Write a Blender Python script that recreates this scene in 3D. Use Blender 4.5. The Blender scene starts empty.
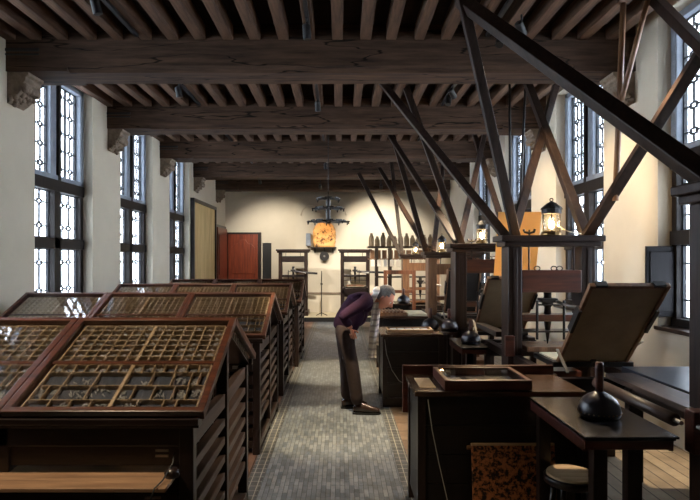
import bpy, bmesh, math, random
from mathutils import Vector, Matrix
random.seed(7)
COL = bpy.context.scene.collection
PI = math.pi
H = 1.65

# ------------------------------------------------------------------ materials
def lin(c):
    c = c / 255.0
    return c / 12.92 if c <= .04045 else ((c + .055) / 1.055) ** 2.4
def rgb(r, g, b): return (lin(r), lin(g), lin(b), 1)

def newmat(name):
    m = bpy.data.materials.new(name); m.use_nodes = True
    nt = m.node_tree; b = nt.nodes['Principled BSDF']
    return m, nt, b

def ramp(nt, fac, c1, c2, p1=.3, p2=.7, mid=None):
    r = nt.nodes.new('ShaderNodeValToRGB')
    r.color_ramp.elements[0].position = p1; r.color_ramp.elements[0].color = c1
    r.color_ramp.elements[1].position = p2; r.color_ramp.elements[1].color = c2
    if mid:
        e = r.color_ramp.elements.new((p1 + p2) / 2); e.color = mid
    nt.links.new(fac, r.inputs['Fac'])
    return r.outputs['Color']

def coords(nt, scale, kind='Object', rot=(0, 0, 0)):
    tc = nt.nodes.new('ShaderNodeTexCoord'); mp = nt.nodes.new('ShaderNodeMapping')
    mp.inputs['Scale'].default_value = scale; mp.inputs['Rotation'].default_value = rot
    nt.links.new(tc.outputs[kind], mp.inputs['Vector'])
    return mp.outputs['Vector']

def noise(nt, vec, scale, detail=4, rough=.6):
    n = nt.nodes.new('ShaderNodeTexNoise'); n.inputs['Scale'].default_value = scale
    n.inputs['Detail'].default_value = detail; n.inputs['Roughness'].default_value = rough
    nt.links.new(vec, n.inputs['Vector'])
    return n.outputs['Fac']

def bump(nt, b, h, strength=.3, dist=.01):
    n = nt.nodes.new('ShaderNodeBump'); n.inputs['Strength'].default_value = strength
    n.inputs['Distance'].default_value = dist
    nt.links.new(h, n.inputs['Height']); nt.links.new(n.outputs['Normal'], b.inputs['Normal'])

def wood(name, c1, c2, axis='x', rough=.5, sc=1.0, bs=.25, spec=.5, coat=0, cracks=False):
    m, nt, b = newmat(name)
    st = {'x': (1.2, 14, 14), 'y': (14, 1.2, 14), 'z': (14, 14, 1.2)}[axis]
    v = coords(nt, tuple(a * sc for a in st))
    f = noise(nt, v, 2.2, 6, .65)
    col = ramp(nt, f, c1, c2, .32, .68)
    if cracks:   # long drying checks along the grain
        g = noise(nt, coords(nt, tuple({14: 5.5, 1.2: .55}[a] for a in st)), 1.0, 3, .5)
        r = nt.nodes.new('ShaderNodeValToRGB'); e = r.color_ramp.elements
        e[0].position = .489; e[0].color = (1, 1, 1, 1); e[1].position = .511; e[1].color = (1, 1, 1, 1)
        k = e.new(.497); k.color = (.12, .12, .12, 1); k = e.new(.503); k.color = (.12, .12, .12, 1)
        nt.links.new(g, r.inputs['Fac'])
        mx = nt.nodes.new('ShaderNodeMix'); mx.data_type = 'RGBA'; mx.blend_type = 'MULTIPLY'; mx.inputs['Factor'].default_value = 1
        nt.links.new(col, mx.inputs['A']); nt.links.new(r.outputs['Color'], mx.inputs['B']); col = mx.outputs['Result']
    nt.links.new(col, b.inputs['Base Color'])
    b.inputs['Roughness'].default_value = rough
    b.inputs['Specular IOR Level'].default_value = spec
    if coat:
        b.inputs['Coat Weight'].default_value = coat; b.inputs['Coat Roughness'].default_value = .18
    bump(nt, b, f, bs, .004)
    return m

def plain(name, c, rough=.5, metal=0, var=.12, sc=20, bs=.0, spec=.5):
    m, nt, b = newmat(name)
    v = coords(nt, (1, 1, 1))
    f = noise(nt, v, sc, 4, .6)
    d = tuple(max(0, x * (1 - var)) for x in c[:3]) + (1,)
    e = tuple(min(1, x * (1 + var)) for x in c[:3]) + (1,)
    nt.links.new(ramp(nt, f, d, e), b.inputs['Base Color'])
    b.inputs['Roughness'].default_value = rough; b.inputs['Metallic'].default_value = metal
    b.inputs['Specular IOR Level'].default_value = spec
    if bs: bump(nt, b, f, bs, .01)
    return m

def brickmat(name, c1, c2, mortar, bw, rh, ms, rot, rough, offset=.5, bs=.3, nz=6):
    m, nt, b = newmat(name)
    v = coords(nt, (1, 1, 1), rot=rot)
    br = nt.nodes.new('ShaderNodeTexBrick')
    br.inputs['Scale'].default_value = 1; br.inputs['Brick Width'].default_value = bw
    br.inputs['Row Height'].default_value = rh; br.inputs['Mortar Size'].default_value = ms
    br.inputs['Color1'].default_value = c1; br.inputs['Color2'].default_value = c2
    br.inputs['Mortar'].default_value = mortar; br.offset = offset
    nt.links.new(v, br.inputs['Vector'])
    f = noise(nt, coords(nt, (1, 1, 1)), nz, 6, .7)
    mx = nt.nodes.new('ShaderNodeMix'); mx.data_type = 'RGBA'; mx.blend_type = 'MULTIPLY'
    mx.inputs['Factor'].default_value = .75
    nt.links.new(br.outputs['Color'], mx.inputs['A'])
    nt.links.new(ramp(nt, f, (.55, .55, .55, 1), (1.3, 1.3, 1.3, 1)), mx.inputs['B'])
    nt.links.new(mx.outputs['Result'], b.inputs['Base Color'])
    b.inputs['Roughness'].default_value = rough
    ad = nt.nodes.new('ShaderNodeMath'); ad.operation = 'MULTIPLY_ADD'; ad.inputs[1].default_value = -1
    nt.links.new(br.outputs['Fac'], ad.inputs[0]); nt.links.new(f, ad.inputs[2])
    bump(nt, b, ad.outputs[0], bs, .004)
    return m

def glassmat(name, gloss=.12, tint=(1, 1, 1, 1)):
    m = bpy.data.materials.new(name); m.use_nodes = True
    nt = m.node_tree; nt.nodes.clear()
    o = nt.nodes.new('ShaderNodeOutputMaterial'); t = nt.nodes.new('ShaderNodeBsdfTransparent')
    g = nt.nodes.new('ShaderNodeBsdfGlossy'); mx = nt.nodes.new('ShaderNodeMixShader')
    t.inputs['Color'].default_value = tint; g.inputs['Roughness'].default_value = .02
    fr = nt.nodes.new('ShaderNodeFresnel'); fr.inputs['IOR'].default_value = 1.5
    ml = nt.nodes.new('ShaderNodeMath'); ml.operation = 'MULTIPLY'; ml.inputs[1].default_value = gloss
    nt.links.new(fr.outputs[0], ml.inputs[0])
    nt.links.new(ml.outputs[0], mx.inputs[0]); nt.links.new(t.outputs[0], mx.inputs[1])
    nt.links.new(g.outputs[0], mx.inputs[2]); nt.links.new(mx.outputs[0], o.inputs[0])
    return m

def emit(name, c, s):
    m, nt, b = newmat(name)
    b.inputs['Base Color'].default_value = c
    b.inputs['Emission Color'].default_value = c; b.inputs['Emission Strength'].default_value = s
    return m

M = {}
M['plaster'] = plain('plaster', rgb(202, 192, 173), .9, var=.05, sc=1.6, bs=.12, spec=.2)
M['beam'] = wood('beam_oak', rgb(46, 35, 29), rgb(88, 67, 53), 'x', .75, .5, .6, .15, cracks=True)
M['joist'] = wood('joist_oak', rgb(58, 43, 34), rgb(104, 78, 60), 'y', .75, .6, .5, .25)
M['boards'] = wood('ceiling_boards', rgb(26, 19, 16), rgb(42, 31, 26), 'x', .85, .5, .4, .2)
M['stonec'] = plain('corbel_stone', rgb(128, 114, 100), .9, var=.3, sc=14, bs=.9, spec=.2)
M['stone'] = plain('blue_stone', rgb(132, 140, 152), .7, var=.18, sc=7, bs=.3)
M['winwood'] = wood('window_wood', rgb(18, 14, 12), rgb(32, 24, 20), 'z', .55, spec=.25)
M['lead'] = plain('lead', rgb(28, 30, 34), .5, .4)
M['pane'] = glassmat('window_glass', .8, (.93, .96, 1, 1))
M['glass'] = glassmat('case_glass', .5, (.99, .99, .99, 1))
M['darkwood'] = wood('dark_wood_x', rgb(20, 15, 14), rgb(42, 29, 26), 'x', .34, 1, .15)
M['darkwoody'] = wood('dark_wood_y', rgb(24, 18, 16), rgb(48, 35, 29), 'y', .36, 1, .2)
M['darkwoodz'] = wood('dark_wood_z', rgb(22, 16, 15), rgb(46, 32, 27), 'z', .36, 1, .15)
M['rail'] = wood('runner_wood', rgb(38, 28, 24), rgb(74, 54, 42), 'y', .45, 1, .2)
M['lid'] = wood('lid_wood_x', rgb(44, 25, 20), rgb(92, 52, 34), 'x', .32, 1, .1, .5)
M['lidy'] = wood('lid_wood_y', rgb(82, 42, 27), rgb(134, 76, 44), 'y', .28, 1, .1, .6)
M['divider'] = wood('divider_wood', rgb(158, 134, 104), rgb(208, 184, 150), 'x', .6)
M['casebed'] = plain('case_bed', rgb(58, 66, 82), .5, var=.35, sc=9)
M['casebed2'] = plain('case_bed_grey', rgb(78, 84, 88), .6, var=.4, sc=14)
M['type'] = plain('type_metal', rgb(178, 180, 182), .4, .5, var=.3, sc=60)
M['presswood'] = wood('press_wood_z', rgb(26, 18, 16), rgb(52, 36, 29), 'z', .42, 1, .2, .3)
M['presswoodx'] = wood('press_wood_x', rgb(26, 19, 17), rgb(54, 38, 31), 'x', .4, 1, .2, .3)
M['redwood'] = wood('red_wood_x', rgb(52, 26, 20), rgb(92, 48, 34), 'x', .35, 1, .15)
M['oakwood'] = wood('mid_brown_wood', rgb(92, 64, 44), rgb(142, 102, 70), 'z', .5, 1, .2)
M['strut'] = wood('strut_wood', rgb(26, 20, 18), rgb(56, 42, 35), 'z', .45, .7, .2, .25)
M['benchtop'] = wood('bench_top', rgb(50, 36, 29), rgb(86, 64, 50), 'x', .26, 1, .1, .6)
M['blacktop'] = wood('black_top', rgb(20, 19, 22), rgb(44, 41, 44), 'x', .24, 1, .15, .6)
M['blueblack'] = plain('blue_black_board', rgb(40, 44, 56), .35, var=.2, sc=6)
M['blackwood'] = wood('black_bench_boards', rgb(14, 12, 12), rgb(28, 22, 20), 'x', .42, 1, .3)
M['lightwood'] = wood('light_wood', rgb(176, 144, 104), rgb(214, 184, 144), 'x', .55)
M['shelfwood'] = wood('worn_shelf_wood', rgb(112, 86, 66), rgb(158, 126, 98), 'x', .5)
M['iron'] = plain('black_iron', rgb(26, 23, 22), .5, .25)
M['steel'] = plain('worn_steel', rgb(150, 145, 138), .35, .9)
M['brass'] = plain('old_brass', rgb(120, 96, 60), .35, .8)
M['parch'] = plain('parchment', rgb(140, 122, 96), .75, var=.16, sc=5)
M['parchdark'] = plain('dark_parchment', rgb(34, 30, 27), .85, var=.2, sc=6, spec=.2)
M['leather'] = plain('ink_leather', rgb(40, 38, 46), .3, var=.3, sc=16, bs=.25, spec=.5)
M['cream'] = plain('cream_wood', rgb(206, 192, 160), .7, var=.12)
M['whitepaper'] = plain('white_paper', rgb(232, 226, 212), .8, var=.05)
M['black'] = plain('black_paint', rgb(16, 16, 18), .5)
M['doorwood'] = wood('red_door_wood', rgb(84, 34, 20), rgb(128, 58, 34), 'z', .4, .7, .1)
M['redbrown'] = wood('red_brown_wood', rgb(84, 50, 34), rgb(126, 80, 54), 'z', .5, 1, .15)
M['map'] = wood('aged_panel', rgb(176, 148, 94), rgb(222, 196, 142), 'z', .6, .35, .1)
M['wire'] = plain('pale_wire', rgb(170, 168, 160), .6)
M['shutter'] = wood('shutter_wood', rgb(18, 16, 18), rgb(30, 27, 30), 'z', .6, spec=.2)
M['bulb'] = emit('bulb_glow', (1, .72, .38, 1), 60)
M['spotface'] = emit('spot_face', (1, .9, .75, 1), 25)
M['horn'] = glassmat('lantern_glass', .6, (1, .93, .8, 1))
M['platform'] = plain('cream_platform', rgb(190, 178, 150), .6, var=.06, sc=3)
# amber sheet: thin oiled paper, lets some light through
def amber():
    m, nt, b = newmat('amber_paper')
    f = noise(nt, coords(nt, (1, 1, 1)), 2, 3)
    nt.links.new(ramp(nt, f, rgb(206, 160, 96), rgb(226, 184, 120)), b.inputs['Base Color'])
    b.inputs['Roughness'].default_value = .7
    o = nt.nodes['Material Output']; tr = nt.nodes.new('ShaderNodeBsdfTranslucent')
    tr.inputs['Color'].default_value = rgb(246, 206, 140)
    mx = nt.nodes.new('ShaderNodeMixShader'); mx.inputs[0].default_value = .55
    nt.links.new(b.outputs[0], mx.inputs[1]); nt.links.new(tr.outputs[0], mx.inputs[2])
    nt.links.new(mx.outputs[0], o.inputs[0])
    return m
M['amber'] = amber()
def blotch(name, c1, c2, sc, lo, hi, rough=.6):
    m, nt, b = newmat(name)
    f = noise(nt, coords(nt, (1, 1, 1)), sc, 8, .75)
    nt.links.new(ramp(nt, f, c1, c2, lo, hi), b.inputs['Base Color'])
    b.inputs['Roughness'].default_value = rough
    bump(nt, b, f, .3, .01)
    return m
M['oldhide'] = blotch('blackened_hide', rgb(18, 14, 13), rgb(186, 118, 72), 34, .46, .54, .5)
M['relief'] = blotch('relief_stone', rgb(52, 20, 10), rgb(232, 178, 110), 6, .40, .49)
M['brick_path'] = brickmat('path_bricks', rgb(78, 84, 92), rgb(112, 117, 122), rgb(60, 62, 66), .13, .034, .0022, (0, 0, PI / 2), .4, .5, .5)
M['edge_tile'] = brickmat('edge_tiles', rgb(58, 60, 64), rgb(74, 76, 80), rgb(150, 148, 138), .085, .055, .003, (0, 0, PI / 2), .4, .0, .3)
M['terracotta'] = brickmat('terracotta', rgb(86, 72, 62), rgb(114, 97, 84), rgb(50, 42, 37), .27, .27, .006, (0, 0, 0), .33, .0, .4, 4)
M['planks'] = brickmat('floor_planks', rgb(118, 106, 92), rgb(156, 143, 124), rgb(38, 33, 30), 2.4, .11, .005, (0, 0, PI / 2), .4, .37, .4, 5)
M['redplanks'] = brickmat('red_planks', rgb(84, 62, 52), rgb(112, 86, 72), rgb(36, 26, 22), 1.6, .14, .005, (0, 0, PI / 2), .38, .4, .4, 6)
M['sweater'] = plain('purple_knit', rgb(46, 27, 44), .9, var=.15, sc=60, bs=.3, spec=.1)
M['trouser'] = plain('brown_trousers', rgb(50, 40, 39), .85, var=.12, sc=30, bs=.2, spec=.2)
M['skin'] = plain('skin', rgb(222, 150, 122), .55, var=.08, sc=12)
M['hair'] = plain('grey_hair', rgb(120, 116, 112), .8, var=.35, sc=70, bs=.6)
M['shoe'] = plain('dark_shoe', rgb(44, 32, 28), .25)
def scarfmat():
    m, nt, b = newmat('scarf_stripes')
    w = nt.nodes.new('ShaderNodeTexWave'); w.inputs['Scale'].default_value = 5; w.bands_direction = 'Z'
    w.inputs['Distortion'].default_value = 1.5
    nt.links.new(coords(nt, (1, 1, 1)), w.inputs['Vector'])
    nt.links.new(ramp(nt, w.outputs['Fac'], rgb(196, 188, 182), rgb(240, 234, 224), .1, .4), b.inputs['Base Color'])
    b.inputs['Roughness'].default_value = .9
    return m
M['scarf'] = scarfmat()

# ------------------------------------------------------------------ mesh builder
class MB:
    def __init__(s): s.v = []; s.f = []
    def add(s, vs, fs, mtx=None):
        n = len(s.v)
        s.v += [tuple(mtx @ Vector(p)) if mtx else tuple(p) for p in vs]
        s.f += [tuple(i + n for i in f) for f in fs]
        return s
    def box(s, x0, x1, y0, y1, z0, z1, mtx=None):
        if x0 > x1: x0, x1 = x1, x0
        if y0 > y1: y0, y1 = y1, y0
        if z0 > z1: z0, z1 = z1, z0
        vs = [(x0, y0, z0), (x1, y0, z0), (x1, y1, z0), (x0, y1, z0), (x0, y0, z1), (x1, y0, z1), (x1, y1, z1), (x0, y1, z1)]
        return s.add(vs, [(0, 3, 2, 1), (4, 5, 6, 7), (0, 1, 5, 4), (1, 2, 6, 5), (2, 3, 7, 6), (3, 0, 4, 7)], mtx)
    def bar(s, a, b, w, h, up=(0, 0, 1), w2=None):
        a = Vector(a); b = Vector(b); d = (b - a).normalized()
        u = Vector(up)
        if abs(d.dot(u)) > .98: u = Vector((0, 1, 0))
        r = d.cross(u).normalized(); t = r.cross(d).normalized(); k = (w2 or w) / w
        vs = []
        for p, q in ((a, 1), (b, k)):
            for i, j in ((-1, -1), (1, -1), (1, 1), (-1, 1)):
                vs.append(p + r * (i * w * q / 2) + t * (j * h * q / 2))
        return s.add(vs, [(0, 1, 2, 3), (7, 6, 5, 4), (0, 4, 5, 1), (1, 5, 6, 2), (2, 6, 7, 3), (3, 7, 4, 0)])
    def tube(s, pts, r, n=10):
        pts = [Vector(p) for p in pts]; rs = r if isinstance(r, (list, tuple)) else [r] * len(pts)
        base = len(s.v); ref = Vector((0, 0, 1))
        d0 = (pts[1] - pts[0]).normalized()
        if abs(d0.dot(ref)) > .9: ref = Vector((1, 0, 0))
        for i, p in enumerate(pts):
            d = (pts[min(i + 1, len(pts) - 1)] - pts[max(i - 1, 0)]).normalized()
            x = d.cross(ref).normalized(); y = x.cross(d).normalized(); ref = y
            for k in range(n):
                a = 2 * PI * k / n
                s.v.append(tuple(p + (x * math.cos(a) + y * math.sin(a)) * rs[i]))
        for i in range(len(pts) - 1):
            for k in range(n):
                a = base + i * n + k; b = base + i * n + (k + 1) % n
                s.f.append((a, b, b + n, a + n))
        s.f.append(tuple(base + k for k in reversed(range(n))))
        s.f.append(tuple(base + (len(pts) - 1) * n + k for k in range(n)))
        return s
    def lathe(s, prof, c, n=20, mtx=None):
        vs = []; fs = []
        for r, z in prof:
            for k in range(n):
                a = 2 * PI * k / n
                vs.append((c[0] + max(r, .0004) * math.cos(a), c[1] + max(r, .0004) * math.sin(a), c[2] + z))
        for i in range(len(prof) - 1):
            for k in range(n):
                a = i * n + k; b = i * n + (k + 1) % n
                fs.append((a, b, b + n, a + n))
        fs.append(tuple(reversed(range(n)))); fs.append(tuple((len(prof) - 1) * n + k for k in range(n)))
        return s.add(vs, fs, mtx)
    def prism(s, poly, y0, y1, axis='y', mtx=None):
        n = len(poly); vs = []
        for t in (y0, y1):
            for a, b in poly:
                vs.append({'y': (a, t, b), 'x': (t, a, b), 'z': (a, b, t)}[axis])
        fs = [tuple(range(n)), tuple(reversed(range(n, 2 * n)))] + [(i + n, (i + 1) % n + n, (i + 1) % n, i) for i in range(n)]
        return s.add(vs, fs, mtx)
    def ring(s, x0, x1, y0, y1, b, z0, z1, mtx=None):
        vs = []
        for z in (z0, z1):
            vs += [(x0, y0, z), (x1, y0, z), (x1, y1, z), (x0, y1, z), (x0 + b, y0 + b, z), (x1 - b, y0 + b, z), (x1 - b, y1 - b, z), (x0 + b, y1 - b, z)]
        fs = []
        for i in range(4):
            j = (i + 1) % 4
            fs += [(i, j, j + 4, i + 4), (i + 8, i + 12, j + 12, j + 8), (i, i + 8, j + 8, j), (i + 4, j + 4, j + 12, i + 12)]
        return s.add(vs, fs, mtx)
    def build(s, name, mat, parent=None, bevel=0, smooth=False, org=None, sub=0):
        if org is None: org = ORG[parent.name] if parent else (0, 0, 0)
        o3 = Vector(org)
        me = bpy.data.meshes.new(name)
        me.from_pydata([tuple(Vector(p) - o3) for p in s.v], [], s.f)
        bm = bmesh.new(); bm.from_mesh(me); bmesh.ops.recalc_face_normals(bm, faces=bm.faces); bm.to_mesh(me); bm.free()
        me.materials.append(M[mat] if isinstance(mat, str) else mat)
        if smooth:
            for p in me.polygons: p.use_smooth = True
        o = bpy.data.objects.new(name, me); COL.objects.link(o)
        if parent: o.parent = parent
        else: o.location = o3
        ORG[o.name] = tuple(o3)
        if bevel:
            b = o.modifiers.new('bevel', 'BEVEL'); b.width = bevel; b.segments = 2; b.limit_method = 'ANGLE'
        if sub:
            b = o.modifiers.new('sub', 'SUBSURF'); b.levels = b.render_levels = sub
        return o
ORG = {}
def tag(o, label, cat, group=None):
    o['label'] = label; o['category'] = cat
    if group: o['group'] = group
    return o
def thing(name, loc, label, cat, group=None):
    o = bpy.data.objects.new(name, None); COL.objects.link(o); o.location = loc
    o.empty_display_size = .1; ORG[o.name] = tuple(loc)
    return tag(o, label, cat, group)
def struct(o): o['kind'] = 'structure'; return o
def sempty(name, loc):
    o = bpy.data.objects.new(name, None); COL.objects.link(o); o.location = loc; ORG[o.name] = tuple(loc)
    return struct(o)
def copy_tree(o, parent=None, delta=(0, 0, 0)):
    c = o.copy(); COL.objects.link(c)
    if parent: c.parent = parent
    else: c.location = o.location + Vector(delta)
    ORG[c.name] = tuple(Vector(ORG[o.name]) + Vector(delta))
    for ch in list(o.children): copy_tree(ch, c, delta)
    return c

# ------------------------------------------------------------------ room
XL, XR, YB, YF = -3.38, 2.99, 16.5, -1.2
ZC = 4.03
OPEN_L = [(3.8, 5.2), (6.2, 7.65), (8.62, 10.1), (11.1, 12.55)]
OPEN_R = [(3.85, 5.27), (6.35, 7.75), (8.75, 10.15), (11.15, 12.55)]
TH = .235
def wall_side(name, x0, x1, opens):
    m = MB(); y = YF
    for a, b in opens:
        m.box(x0, x1, y, a, 0, ZC + .1); m.box(x0, x1, a, b, 0, 1.0); m.box(x0, x1, a, b, 3.93, ZC + .1)
        y = b
    m.box(x0, x1, y, YB + .3, 0, ZC + .1)
    struct(m.build(name, 'plaster'))
wall_side('wall_left', XL - TH, XL, OPEN_L)
wall_side('wall_right', XR, XR + TH, OPEN_R)
struct(MB().box(XL, XR, YB, YB + .3, 0, ZC + .1).build('wall_back', 'plaster'))
struct(MB().box(XL - TH, XR + TH, YF - .3, YF, 0, ZC + .1).build('wall_front', 'plaster'))
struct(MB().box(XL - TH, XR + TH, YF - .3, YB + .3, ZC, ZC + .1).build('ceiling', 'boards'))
struct(MB().box(XL - TH, -.66, YF - .3, YB + .3, -.1, 0).build('floor_left', 'redplanks'))
struct(MB().box(-.66, .56, YF - .3, YB + .3, -.1, 0).build('path', 'brick_path'))
struct(MB().box(.56, 1.72, YF - .3, YB + .3, -.1, 0).build('floor_tiles', 'terracotta'))
struct(MB().box(1.72, XR + TH, YF - .3, YB + .3, -.1, 0).build('floor_right', 'planks'))
struct(MB().box(-.69, -.58, YF, 14.9, 0, .004).build('path_trim_left', 'edge_tile'))
struct(MB().box(.455, .565, YF, 14.9, 0, .004).build('path_trim_right', 'edge_tile'))

# beams with chamfered lower edges that stop short of the wall
BEAMS = [0.75, 3.2, 5.66, 8.12, 10.5, 12.9, 15.2]
for i, y in enumerate(BEAMS):
    m = MB(); zt, zb, d = 3.9 + .13, 3.56, .47
    c = .055
    prof = [(y, zb + .0), (y + d, zb), (y + d, zt), (y, zt)]
    profc = [(y + c, zb), (y + d - c, zb), (y + d, zb + c), (y + d, zt), (y, zt), (y, zb + c)]
    m.prism(prof, XL, XL + .62, 'x'); m.prism(profc, XL + .62, XR - .62, 'x'); m.prism(prof, XR - .62, XR, 'x')
    b = struct(m.build('ceiling_beam', 'beam'))
    # iron strap at the ends
    s = MB().box(XL + .0, XL + .34, y - .012, y, 3.76, 3.79).box(XL + .0, XL + .34, y - .012, y, 3.72, 3.735)
    s.build('iron_strap', 'iron', b)
# joists, one object each
first = None
jx = [-.03 + .276 * k - 12 * .276 for k in range(24)]
for i in range(len(BEAMS)):
    ya = BEAMS[i] + .4; yb = BEAMS[i + 1] + .06 if i + 1 < len(BEAMS) else YB
    if i == 0:
        pass
    for k, x in enumerate(jx):
        x2 = x + random.uniform(-.012, .012)
        if x2 > XR - .1: continue
        L = yb - ya
        if first is None:
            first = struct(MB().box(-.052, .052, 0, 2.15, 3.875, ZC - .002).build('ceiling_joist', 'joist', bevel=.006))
            o = first
        else:
            o = first.copy(); COL.objects.link(o)
        o.location = (x2, ya, 0); o.scale = (random.uniform(.92, 1.1), L / 2.15, 1)
        ORG[o.name] = tuple(o.location)
# a longer near bay in front of the first beam
for k, x in enumerate(jx):
    o = first.copy(); COL.objects.link(o); o.location = (x, YF, 0); o.scale = (1, (BEAMS[0] - YF + .06) / 2.15, 1)

# corbels
def corbel(side, y):
    m = MB(); X = XL if side < 0 else XR; s = -side
    prof = [(0, 3.56), (.22, 3.56), (.22, 3.53), (.19, 3.51), (.19, 3.48), (.165, 3.45), (.15, 3.38), (.11, 3.33), (.06, 3.28), (0, 3.24)]
    m.prism([(X + s * a, z) for a, z in prof], y + .02, y + .32, 'y')
    # carved leaves and a mask on the face
    rnd = random.Random(int(y * 10) + side)
    for k in range(34):
        a = rnd.uniform(.03, .175); zz = 3.42 - (.18 - a) * 1.15 + rnd.uniform(-.02, .03)
        yy = y + .0 + (rnd.random() ** 1.6) * .3; r = rnd.uniform(.018, .036)
        m.lathe([(0, -r), (r * .7, -r * .7), (r, 0), (r * .7, r * .7), (0, r)], (X + s * a, yy, zz), 8)
    for k in range(5):
        yy = y + .05 + k * .055
        m.lathe([(0, -.06), (.03, -.045), (.042, 0), (.03, .04), (0, .05)], (X + s * .17, yy, 3.41), 8)
    struct(m.build('wall_corbel', 'stonec', bevel=.006))
for y in BEAMS[1:]:
    corbel(-1, y); corbel(1, y)

# windows -----------------------------------------------------------------
def window(n, side, y0, y1):
    X = XL if side < 0 else XR
    g = lambda d: X + side * d        # depth into the wall
    W = sempty('window_%d' % n, (g(.2), (y0 + y1) / 2, 1.0))
    j = .09
    def bx(m, a, b, ya, yb, za, zb): m.box(g(a), g(b), ya, yb, za, zb)
    st = MB(); yc = (y0 + y1) / 2
    bx(st, .12, .232, y0, y0 + j, 2.62, 3.93); bx(st, .12, .232, y1 - j, y1, 2.62, 3.93)
    bx(st, .12, .232, y0, y1, 2.60, 2.70); bx(st, .12, .232, y0, y1, 3.86, 3.93)
    bx(st, .14, .232, yc - .11, yc + .03, 2.70, 3.86)
    bx(st, .16, .232, y0, y0 + .05, 1.0, 2.6); bx(st, .16, .232, y1 - .05, y1, 1.0, 2.6)
    st.build('stone_surround', 'stone', W, bevel=.008)
    wf = MB()
    bx(wf, .13, .225, y0 + .0, y0 + .075, 1.06, 2.6); bx(wf, .13, .225, y1 - .075, y1, 1.06, 2.6)
    bx(wf, .11, .225, y0, y1, 2.5, 2.64); bx(wf, .11, .225, yc - .07, yc + .07, 1.1, 2.5)
    bx(wf, .11, .225, y0, y1, 1.79, 1.92); bx(wf, .12, .225, y0, y1, 1.0, 1.11)
    bx(wf, .11, .16, yc + .03, yc + .09, 2.64, 3.88)
    wf.build('wood_frame', 'winwood', W, bevel=.004)
    sl = MB(); bx(sl, -.04, .12, y0 - .0, y1 + .0, 1.0 - .0, 1.035)
    sl.build('sill', 'darkwoody', W, bevel=.004)
    ld = MB(); gl = MB()
    lights = []
    for ya, yb in ((y0 + .075, yc - .07), (yc + .07, y1 - .075)):
        lights.append((ya, yb, 1.11, 1.79, 2)); lights.append((ya, yb, 1.92, 2.5, 2))
    for ya, yb in ((y0 + j, yc - .11), (yc + .09, y1 - j)):
        lights.append((ya, yb, 2.70, 3.86, 3))
    for ya, yb, za, zb, nb in lights:
        w = yb - ya; h = zb - za; t = .007
        gx0, gx1 = .196, .206
        bx(gl, .199, .203, ya, yb, za, zb)
        def v(y, a, b): bx(ld, gx0 - .004, gx1 + .004, y - t, y + t, a, b)
        def hz(z, a, b): bx(ld, gx0 - .004, gx1 + .004, a, b, z - t, z + t)
        bx(ld, gx0 - .01, gx1 + .01, ya, ya + .012, za, zb); bx(ld, gx0 - .01, gx1 + .01, yb - .012, yb, za, zb)
        hz(za + .006, ya, yb); hz(zb - .006, ya, yb)
        rows = [za + h * (k + .5) / nb for k in range(nb)]
        bw, bh = w * .08, .024
        if nb == 3:
            bx(ld, gx0 - .008, gx1 + .008, (ya + yb) / 2 - .012, (ya + yb) / 2 + .012, za, zb)
            rows = [za + h * (k + .5) / 5 for k in range(5)]
            cols = [ya + w * .25, ya + w * .75]
        else: cols = [ya + w / 3, ya + w * 2 / 3]
        for cy in cols:
            zz = za
            for r in rows:
                v(cy, zz, r - bh); zz = r + bh
                v(cy - bw, r - bh, r + bh); v(cy + bw, r - bh, r + bh)
                hz(r - bh, cy - bw, cy + bw); hz(r + bh, cy - bw, cy + bw)
            v(cy, zz, zb)
        for r in rows:
            e = [ya] + [q for cy in cols for q in (cy - bw, cy + bw)] + [yb]
            for k in range(0, len(e), 2): hz(r, e[k], e[k + 1])
    ld.build('leading', 'lead', W); gl.build('pane', 'pane', W)
    return W
n = 1
for a, b in OPEN_L: window(n, -1, a, b); n += 1
for a, b in OPEN_R: window(n, 1, a, b); n += 1

# doors at the back
D = sempty('door_1', (-2.75, 16.45, 0))
m = MB().box(-3.36, -2.31, 16.38, 16.5, 0, 2.46); m.build('door_frame', 'darkwoodz', D, bevel=.01)
m = MB().box(-3.26, -2.40, 16.34, 16.38, .02, 2.4)
for x0, x1 in ((-3.18, -2.86), (-2.80, -2.48)):
    m.box(x0, x1, 16.325, 16.34, .2, 1.1)
arch = [(-3.18, 1.25), (-2.48, 1.25), (-2.48, 2.0), (-2.58, 2.12), (-2.68, 2.13), (-2.76, 2.24), (-2.9, 2.24), (-2.98, 2.13), (-3.08, 2.12), (-3.18, 2.0)]
m.prism(arch, 16.32, 16.34, 'y')
dl = m.build('door_leaf', 'doorwood', D, bevel=.012)
MB().lathe([(0, 0), (.03, .01), (.03, .03), (0, .04)], (0, 0, 0), 10, Matrix.Translation((-2.44, 16.33, 1.05)) @ Matrix.Rotation(PI / 2, 4, 'X')).build('door_knob', 'brass', dl)
D = sempty('door_2', (XL + .03, 15.7, 0))
MB().box(XL, XL + .06, 14.98, 16.36, 0, 2.62).build('door_frame', 'darkwoodz', D, bevel=.01)
m = MB().box(XL + .06, XL + .1, 15.06, 16.28, .02, 2.54).box(XL + .1, XL + .115, 15.16, 16.18, .2, 1.1).box(XL + .1, XL + .115, 15.16, 16.18, 1.25, 2.35)
m.build('door_leaf', 'doorwood', D, bevel=.01)
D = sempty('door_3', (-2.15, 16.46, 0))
MB().box(-2.28, -2.02, 16.47, 16.5, 0, 2.15).build('dark_opening', 'black', D)
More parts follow.
